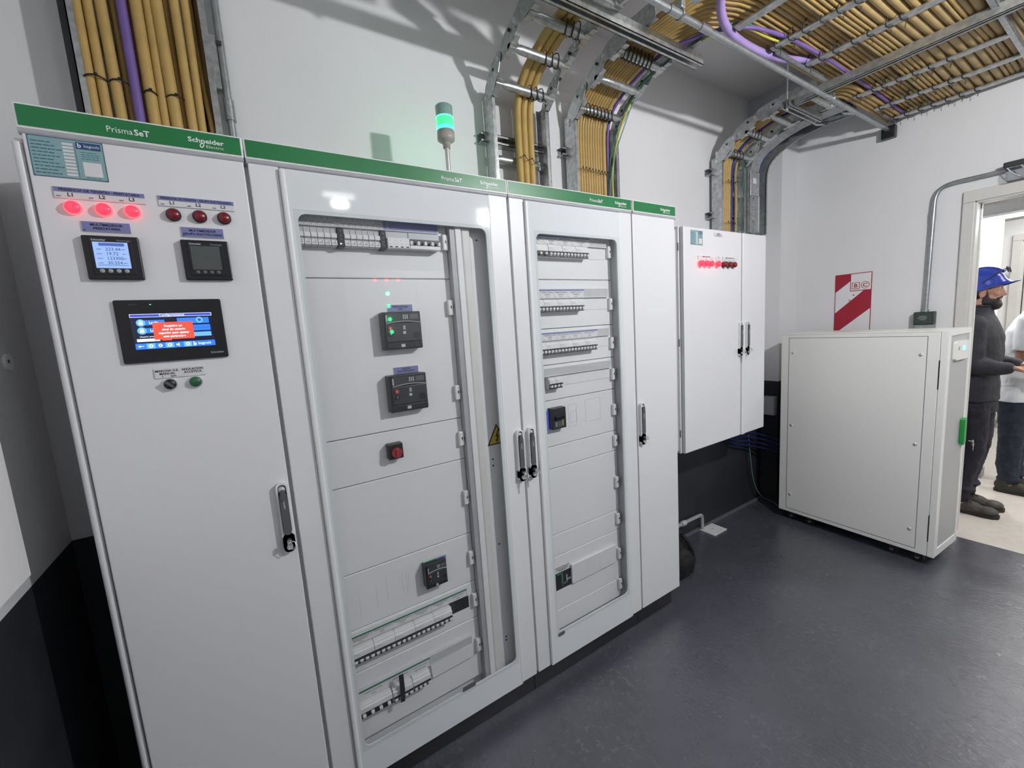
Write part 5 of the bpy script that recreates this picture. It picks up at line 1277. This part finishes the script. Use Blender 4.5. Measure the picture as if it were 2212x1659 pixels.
SOLE = mat('sole_dark', (.02, .018, .016), .7, var=.2)
HELM = mat('helmet_blue', (.012, .035, .30), .22, var=.04)
def hand(b, w, d, up, s, m=None):
    """palm and five bent fingers: w wrist, d pointing direction, up the back of the hand, s = side of the thumb"""
    w = Vector(w); d = Vector(d).normalized(); up = Vector(up); up = (up - d * up.dot(d)).normalized(); sd = d.cross(up).normalized() * s
    for k, o in enumerate((-.026, -.009, .009, .026)):
        tapered(b, w + d * .012 + sd * o * .6, .014, w + d * .082 + sd * o, .012)
    for k, (o, ln) in enumerate(((.030, .066), (.010, .076), (-.010, .070), (-.028, .054))):
        p = w + d * .082 + sd * o; r = .0086
        q1 = p + (d * .88 - up * .45).normalized() * ln * .46; q2 = q1 + (d * .35 - up * .95).normalized() * ln * .32; q3 = q2 + (d * -.35 - up * .9).normalized() * ln * .24
        tapered(b, p, r + .001, q1, r); tapered(b, q1, r, q2, r - .0006); tapered(b, q2, r - .0006, q3, r - .0014)
    p = w + d * .028 + sd * .026 - up * .006; q1 = p + (d * .6 + sd * .7 - up * .35).normalized() * .040; q2 = q1 + (d * .85 - up * .45).normalized() * .030
    tapered(b, p, .014, q1, .0105); tapered(b, q1, .0105, q2, .0085)
def shoe(t, x, heel, toe, m, lace=True):
    """low work shoe pointing to -y: sole and upper"""
    L = heel - toe
    s = MB()
    pts = []
    for i in range(13):
        u = i / 12; pts.append((heel - L * u, (.034 + .012 * math.sin(PI * min(1, u * 1.05)) + .010 * (u > .55) * math.sin(PI * min(1, max(0, (u - .55) / .5)))) * (1 if 0 < i < 12 else .55)))
    poly = [(x - w, y) for y, w in pts] + [(x + w, y) for y, w in reversed(pts)]
    s.prism(poly, 2, 0.0, .022, SOLE)
    o = MB()
    rings = []
    b = MB()
    b.ball((x, heel - .045, .055), .046, m, 16, 10, (.85, 1.05, 1.1)); b.ball((x, heel - L * .45, .050), .046, m, 16, 10, (.95, 1.5, .85)); b.ball((x, toe + .058, .038), .047, m, 16, 10, (1.0, 1.2, .70))
    b.cyl((x, heel - .05, .05), (x, heel - .052, .105), .044, m, 16); b.box(x - .040, x + .040, toe + .06, heel - .02, .015, .045, m)
    u = remesh(b, .005, 'shoe', m, t, 5)
    so = s.build('sole', u)
    if lace:
        l = MB()
        for i in range(3):
            y = heel - L * (.42 + .08 * i); l.tube([(x - .030, y, .079 - .008 * i), (x, y - .006, .094 - .010 * i), (x + .030, y, .079 - .008 * i)], .003, SOLE, 6)
        l.tube([(x - .01, heel - L * .40, .096), (x - .045, heel - L * .52, .092)], .0028, SOLE, 6)
        l.build('lace', u)
# ---------------------------------------------------------------- person 1
t = thing('person', 'person in a blue helmet, charcoal jacket and navy trousers standing just beyond the doorway', 'person', (4.70, -.61, 0))
X0 = 4.68
b = MB()
loft(b, [(X0, -.61, .84, .155, .105), (X0, -.61, 1.0, .155, .10), (X0, -.612, 1.18, .17, .108), (X0, -.606, 1.33, .165, .095), (X0, -.60, 1.41, .10, .065), (X0, -.60, 1.45, .055, .055)])
tapered(b, (X0, -.598, 1.40), .058, (X0, -.622, 1.52), .054)
for s in (-1, 1):
    tapered(b, (X0 + s * .165, -.602, 1.36), .055, (X0 + s * .20, -.615, 1.075), .043)
    wr = (X0 + s * .145, -.785, 1.062); tapered(b, (X0 + s * .20, -.615, 1.075), .042, wr, .028)
    hand(b, (wr[0], wr[1] - .005, wr[2]), (-s * .10, -1, -.02), (s * -.25, 0, 1), -s)
    tapered(b, (X0 + s * .085, -.61, .88), .085, (X0 + s * .085, -.625, .47), .055); tapered(b, (X0 + s * .085, -.625, .47), .055, (X0 + s * .085, -.575, .09), .038)
    tapered(b, (X0 + s * .085, -.575, .07), .036, (X0 + s * .085, -.68, .04), .030)
# head: skull, jaw, brow, nose, lips, ears
Hc = Vector((X0, -.615, 1.600))
b.ball(Hc, 1, BAGM, 24, 16, (.076, .092, .100)); b.ball((X0, -.652, 1.525), 1, BAGM, 20, 12, (.058, .055, .062)); b.ball((X0, -.684, 1.476), .021, BAGM)
b.ball((X0, -.680, 1.575), 1, BAGM, 16, 10, (.056, .030, .050))
tapered(b, (X0, -.703, 1.585), .0085, (X0, -.718, 1.548), .0120); b.ball((X0 - .011, -.708, 1.543), .0085, BAGM, 10, 6); b.ball((X0 + .011, -.708, 1.543), .0085, BAGM, 10, 6)
for s in (-1, 1):
    tapered(b, (X0 + s * .012, -.700, 1.604), .0095, (X0 + s * .046, -.686, 1.604), .0085); b.ball((X0 + s * .040, -.686, 1.555), .018, BAGM, 12, 8)
    b.ball((X0 + s * .077, -.628, 1.562), 1, BAGM, 14, 10, (.009, .019, .031)); b.ball((X0 + s * .082, -.634, 1.575), 1, BAGM, 12, 8, (.006, .014, .018))
tapered(b, (X0 - .018, -.701, 1.522), .0065, (X0 + .018, -.701, 1.522), .0065); tapered(b, (X0 - .016, -.700, 1.510), .007, (X0 + .016, -.700, 1.510), .007)
remesh(b, .0045, 'body', SKIN, t, 3)
for s in (-1, 1):
    MB().ball((X0 + s * .030, -.693, 1.588), .0115, WHITEP, 12, 8).ball((X0 + s * .031, -.7015, 1.588), .0055, INK, 10, 6).build('eye', t)
    MB().tube(smooth([(X0 + s * .012, -.709, 1.611), (X0 + s * .032, -.706, 1.616), (X0 + s * .052, -.692, 1.609)]), .005, HAIR, 6).build('eyebrow', t)
b = MB()
b.ball((X0, -.651, 1.503), 1, BAGM, 20, 12, (.064, .055, .050)); b.ball((X0, -.676, 1.480), 1, BAGM, 16, 10, (.046, .036, .036))
for s in (-1, 1): tapered(b, (X0 + s * .058, -.645, 1.50), .018, (X0 + s * .071, -.640, 1.575), .009); tapered(b, (X0 + s * .006, -.704, 1.531), .0075, (X0 + s * .034, -.692, 1.520), .010)
remesh(b, .004, 'beard', HAIR, t, 2)
b = MB(); b.ball((X0, -.590, 1.585), 1, BAGM, 20, 12, (.080, .076, .082))
for s in (-1, 1): tapered(b, (X0 + s * .071, -.625, 1.61), .014, (X0 + s * .070, -.66, 1.60), .012)
remesh(b, .005, 'hair', HAIR, t, 2)
# jacket
b = MB()
loft(b, [(X0, -.618, .822, .198, .118), (X0, -.615, .90, .192, .116), (X0, -.613, 1.0, .186, .114), (X0, -.615, 1.15, .198, .122), (X0, -.612, 1.27, .205, .120), (X0, -.605, 1.36, .190, .100), (X0, -.602, 1.415, .125, .080), (X0, -.606, 1.45, .078, .070), (X0, -.610, 1.475, .068, .066)])
for s in (-1, 1):
    tapered(b, (X0 + s * .165, -.604, 1.355), .072, (X0 + s * .203, -.617, 1.10), .063); tapered(b, (X0 + s * .203, -.625, 1.085), .064, (X0 + s * .17, -.725, 1.062), .052); tapered(b, (X0 + s * .17, -.725, 1.062), .050, (X0 + s * .150, -.770, 1.062), .042)
J_ = remesh(b, .007, 'jacket', JACK, t, 3, disp=(.012, .07))
MB().tube([(X0 + .069 * math.cos(a * PI / 10), -.610 + .067 * math.sin(a * PI / 10), 1.477) for a in range(21)], .009, BLACK, 8).build('collar', J_)
# trousers
b = MB()
loft(b, [(X0, -.615, .74, .165, .115), (X0, -.612, .84, .178, .112), (X0, -.610, .90, .172, .108)])
for s in (-1, 1):
    tapered(b, (X0 + s * .083, -.615, .80), .098, (X0 + s * .085, -.628, .48), .078); tapered(b, (X0 + s * .085, -.628, .48), .076, (X0 + s * .085, -.590, .22), .062); tapered(b, (X0 + s * .085, -.590, .22), .062, (X0 + s * .085, -.588, .115), .058)
    b.ball((X0 + s * .085, -.612, .175), 1, BAGM, 14, 8, (.062, .058, .030))
P_ = remesh(b, .007, 'trousers', TROU, t, 3, disp=(.016, .06))
shoe(t, X0 - .085, -.525, -.792, SHOE); shoe(t, X0 + .085, -.525, -.792, SHOE)
# helmet, pushed back: shell with a peak, ridge and rim; goggles resting on it
b = MB(); rot = Matrix.Rotation(math.radians(-17), 3, 'X'); hc = Vector((X0, -.612, 1.612)); vs = []; nu, nv = 32, 10
for j in range(nv + 1):
    tt = (PI / 2) * j / nv
    for i in range(nu):
        a = 2 * PI * i / nu; e = 1.0
        p = Vector((.104 * math.sin(tt) * math.cos(a), .124 * math.sin(tt) * math.sin(a), .118 * math.cos(tt)))
        vs.append(hc + rot @ p)
# lower skirt and peak
for k, (f, dz) in enumerate(((1.03, -.018), (1.06, -.030))):
    for i in range(nu):
        a = 2 * PI * i / nu; front = max(0, -math.sin(a)) ** 3
        ext = .034 * front * (k + .35) / 1.35
        vs.append(hc + rot @ Vector((.104 * f * math.cos(a), .124 * f * math.sin(a) - ext, dz - .004 * front)))
rows = nv + 3
b.add(vs, [(j * nu + i, (j + 1) * nu + i, (j + 1) * nu + (i + 1) % nu, j * nu + (i + 1) % nu) for j in range(rows - 1) for i in range(nu)], HELM, True)
b.tube([hc + rot @ Vector((0, .125 * math.sin(q), .121 * math.cos(q))) for q in [-1.15 + 2.2 * i / 14 for i in range(15)]], .010, HELM, 8)
HH = b.build('helmet', t, label='blue safety helmet')
MB().tube([hc + rot @ Vector((.1105 * math.cos(a), .1315 * math.sin(a) - .034 * max(0, -math.sin(a)) ** 3, -.030)) for a in [2 * PI * i / 32 for i in range(33)]], .0035, HELM, 6).build('rim', HH)
MB().tube([hc + rot @ Vector((.095 * math.cos(a), .10 + .03 * math.sin(a * 2), -.045 + .01 * math.sin(a * 3))) for a in [PI * i / 12 for i in range(13)]], .006, PAPER, 6).build('strap', HH, label='pale head strap')
b = MB()
b.tube(smooth([hc + rot @ Vector((-.108, -.02, .012)), hc + rot @ Vector((-.098, -.075, .040)), hc + rot @ Vector((-.06, -.118, .066)), hc + rot @ Vector((0, -.135, .070)), hc + rot @ Vector((.06, -.118, .066)), hc + rot @ Vector((.098, -.075, .040)), hc + rot @ Vector((.108, -.02, .012))]), .0035, BLACK, 6)
for s in (-1, 1): b.loop([hc + rot @ Vector((s * (.036 + .028 * math.cos(q * PI / 6)), -.138 + .022 * abs(s * .036 + .028 * math.cos(q * PI / 6)) , .060 + .020 * math.sin(q * PI / 6))) for q in range(12)], .0028, BLACK, 5)
b.build('goggles', t, label='dark rimmed goggles pushed up on the helmet')
# ---------------------------------------------------------------- person 2
t = thing('person', 'person in a white polo shirt and dark jeans seen from behind at the right edge', 'person', (5.33, -.72, 0))
X0 = 5.34
b = MB()
loft(b, [(X0, -.735, .84, .15, .10), (X0, -.74, 1.0, .15, .10), (X0, -.755, 1.2, .165, .105), (X0, -.785, 1.36, .16, .092), (X0, -.805, 1.43, .09, .065), (X0, -.815, 1.47, .055, .055)])
tapered(b, (X0, -.80, 1.42), .056, (X0, -.85, 1.54), .054)
b.ball((X0, -.862, 1.62), 1, BAGM, 24, 16, (.076, .094, .105)); b.ball((X0, -.900, 1.545), 1, BAGM, 20, 12, (.056, .054, .060)); tapered(b, (X0, -.950, 1.60), .009, (X0, -.966, 1.565), .012)
for s in (-1, 1):
    b.ball((X0 + s * .077, -.875, 1.585), 1, BAGM, 14, 10, (.009, .019, .031))
    el = (X0 + s * .20, -.775, 1.065); wr = (X0 + s * .15, -.955, .99)
    tapered(b, (X0 + s * .165, -.79, 1.345), .055, el, .043); tapered(b, el, .042, wr, .028); hand(b, (wr[0], wr[1] - .005, wr[2]), (-s * .1, -1, -.1), (-s * .25, 0, 1), -s)
    tapered(b, (X0 + s * .085, -.735, .86), .085, (X0 + s * .085, -.735, .47), .055); tapered(b, (X0 + s * .085, -.735, .47), .055, (X0 + s * .085, -.725, .09), .038); tapered(b, (X0 + s * .085, -.725, .07), .036, (X0 + s * .085, -.82, .04), .03)
remesh(b, .0055, 'body', SKIN2, t, 3)
for s in (-1, 1): MB().ball((X0 + s * .030, -.938, 1.608), .0115, WHITEP, 12, 8).ball((X0 + s * .031, -.9465, 1.608), .0055, INK, 10, 6).build('eye', t)
b = MB(); b.ball((X0, -.850, 1.642), 1, BAGM, 20, 12, (.082, .100, .098)); b.ball((X0, -.80, 1.57), 1, BAGM, 16, 10, (.062, .05, .05)); remesh(b, .006, 'hair', HAIR, t, 2)
b = MB()
loft(b, [(X0, -.738, .735, .195, .118), (X0, -.738, .80, .192, .116), (X0, -.742, .95, .182, .114), (X0, -.752, 1.12, .190, .122), (X0, -.770, 1.27, .198, .120), (X0, -.792, 1.36, .185, .098), (X0, -.810, 1.425, .115, .075), (X0, -.818, 1.462, .07, .064)])
for s in (-1, 1): tapered(b, (X0 + s * .165, -.792, 1.345), .073, (X0 + s * .192, -.782, 1.19), .070); b.cyl((X0 + s * .192, -.782, 1.19), (X0 + s * .199, -.780, 1.125), .070, BAGM, 18, .068)
SH = remesh(b, .007, 'polo_shirt', SHIRT, t, 3, disp=(.012, .08))
b = MB()
loft(b, [(X0, -.737, .72, .165, .108), (X0, -.737, .84, .175, .106), (X0, -.737, .90, .168, .102)])
for s in (-1, 1):
    tapered(b, (X0 + s * .083, -.737, .78), .096, (X0 + s * .085, -.733, .48), .070); tapered(b, (X0 + s * .085, -.733, .48), .072, (X0 + s * .085, -.728, .20), .060); tapered(b, (X0 + s * .085, -.728, .2), .060, (X0 + s * .085, -.740, .115), .058)
    b.ball((X0 + s * .085, -.738, .11), 1, BAGM, 14, 8, (.066, .068, .022))
remesh(b, .007, 'jeans', JEAN, t, 3, disp=(.018, .06))
shoe(t, X0 - .085, -.668, -.945, SHOE2, False); shoe(t, X0 + .085, -.668, -.945, SHOE2, False)
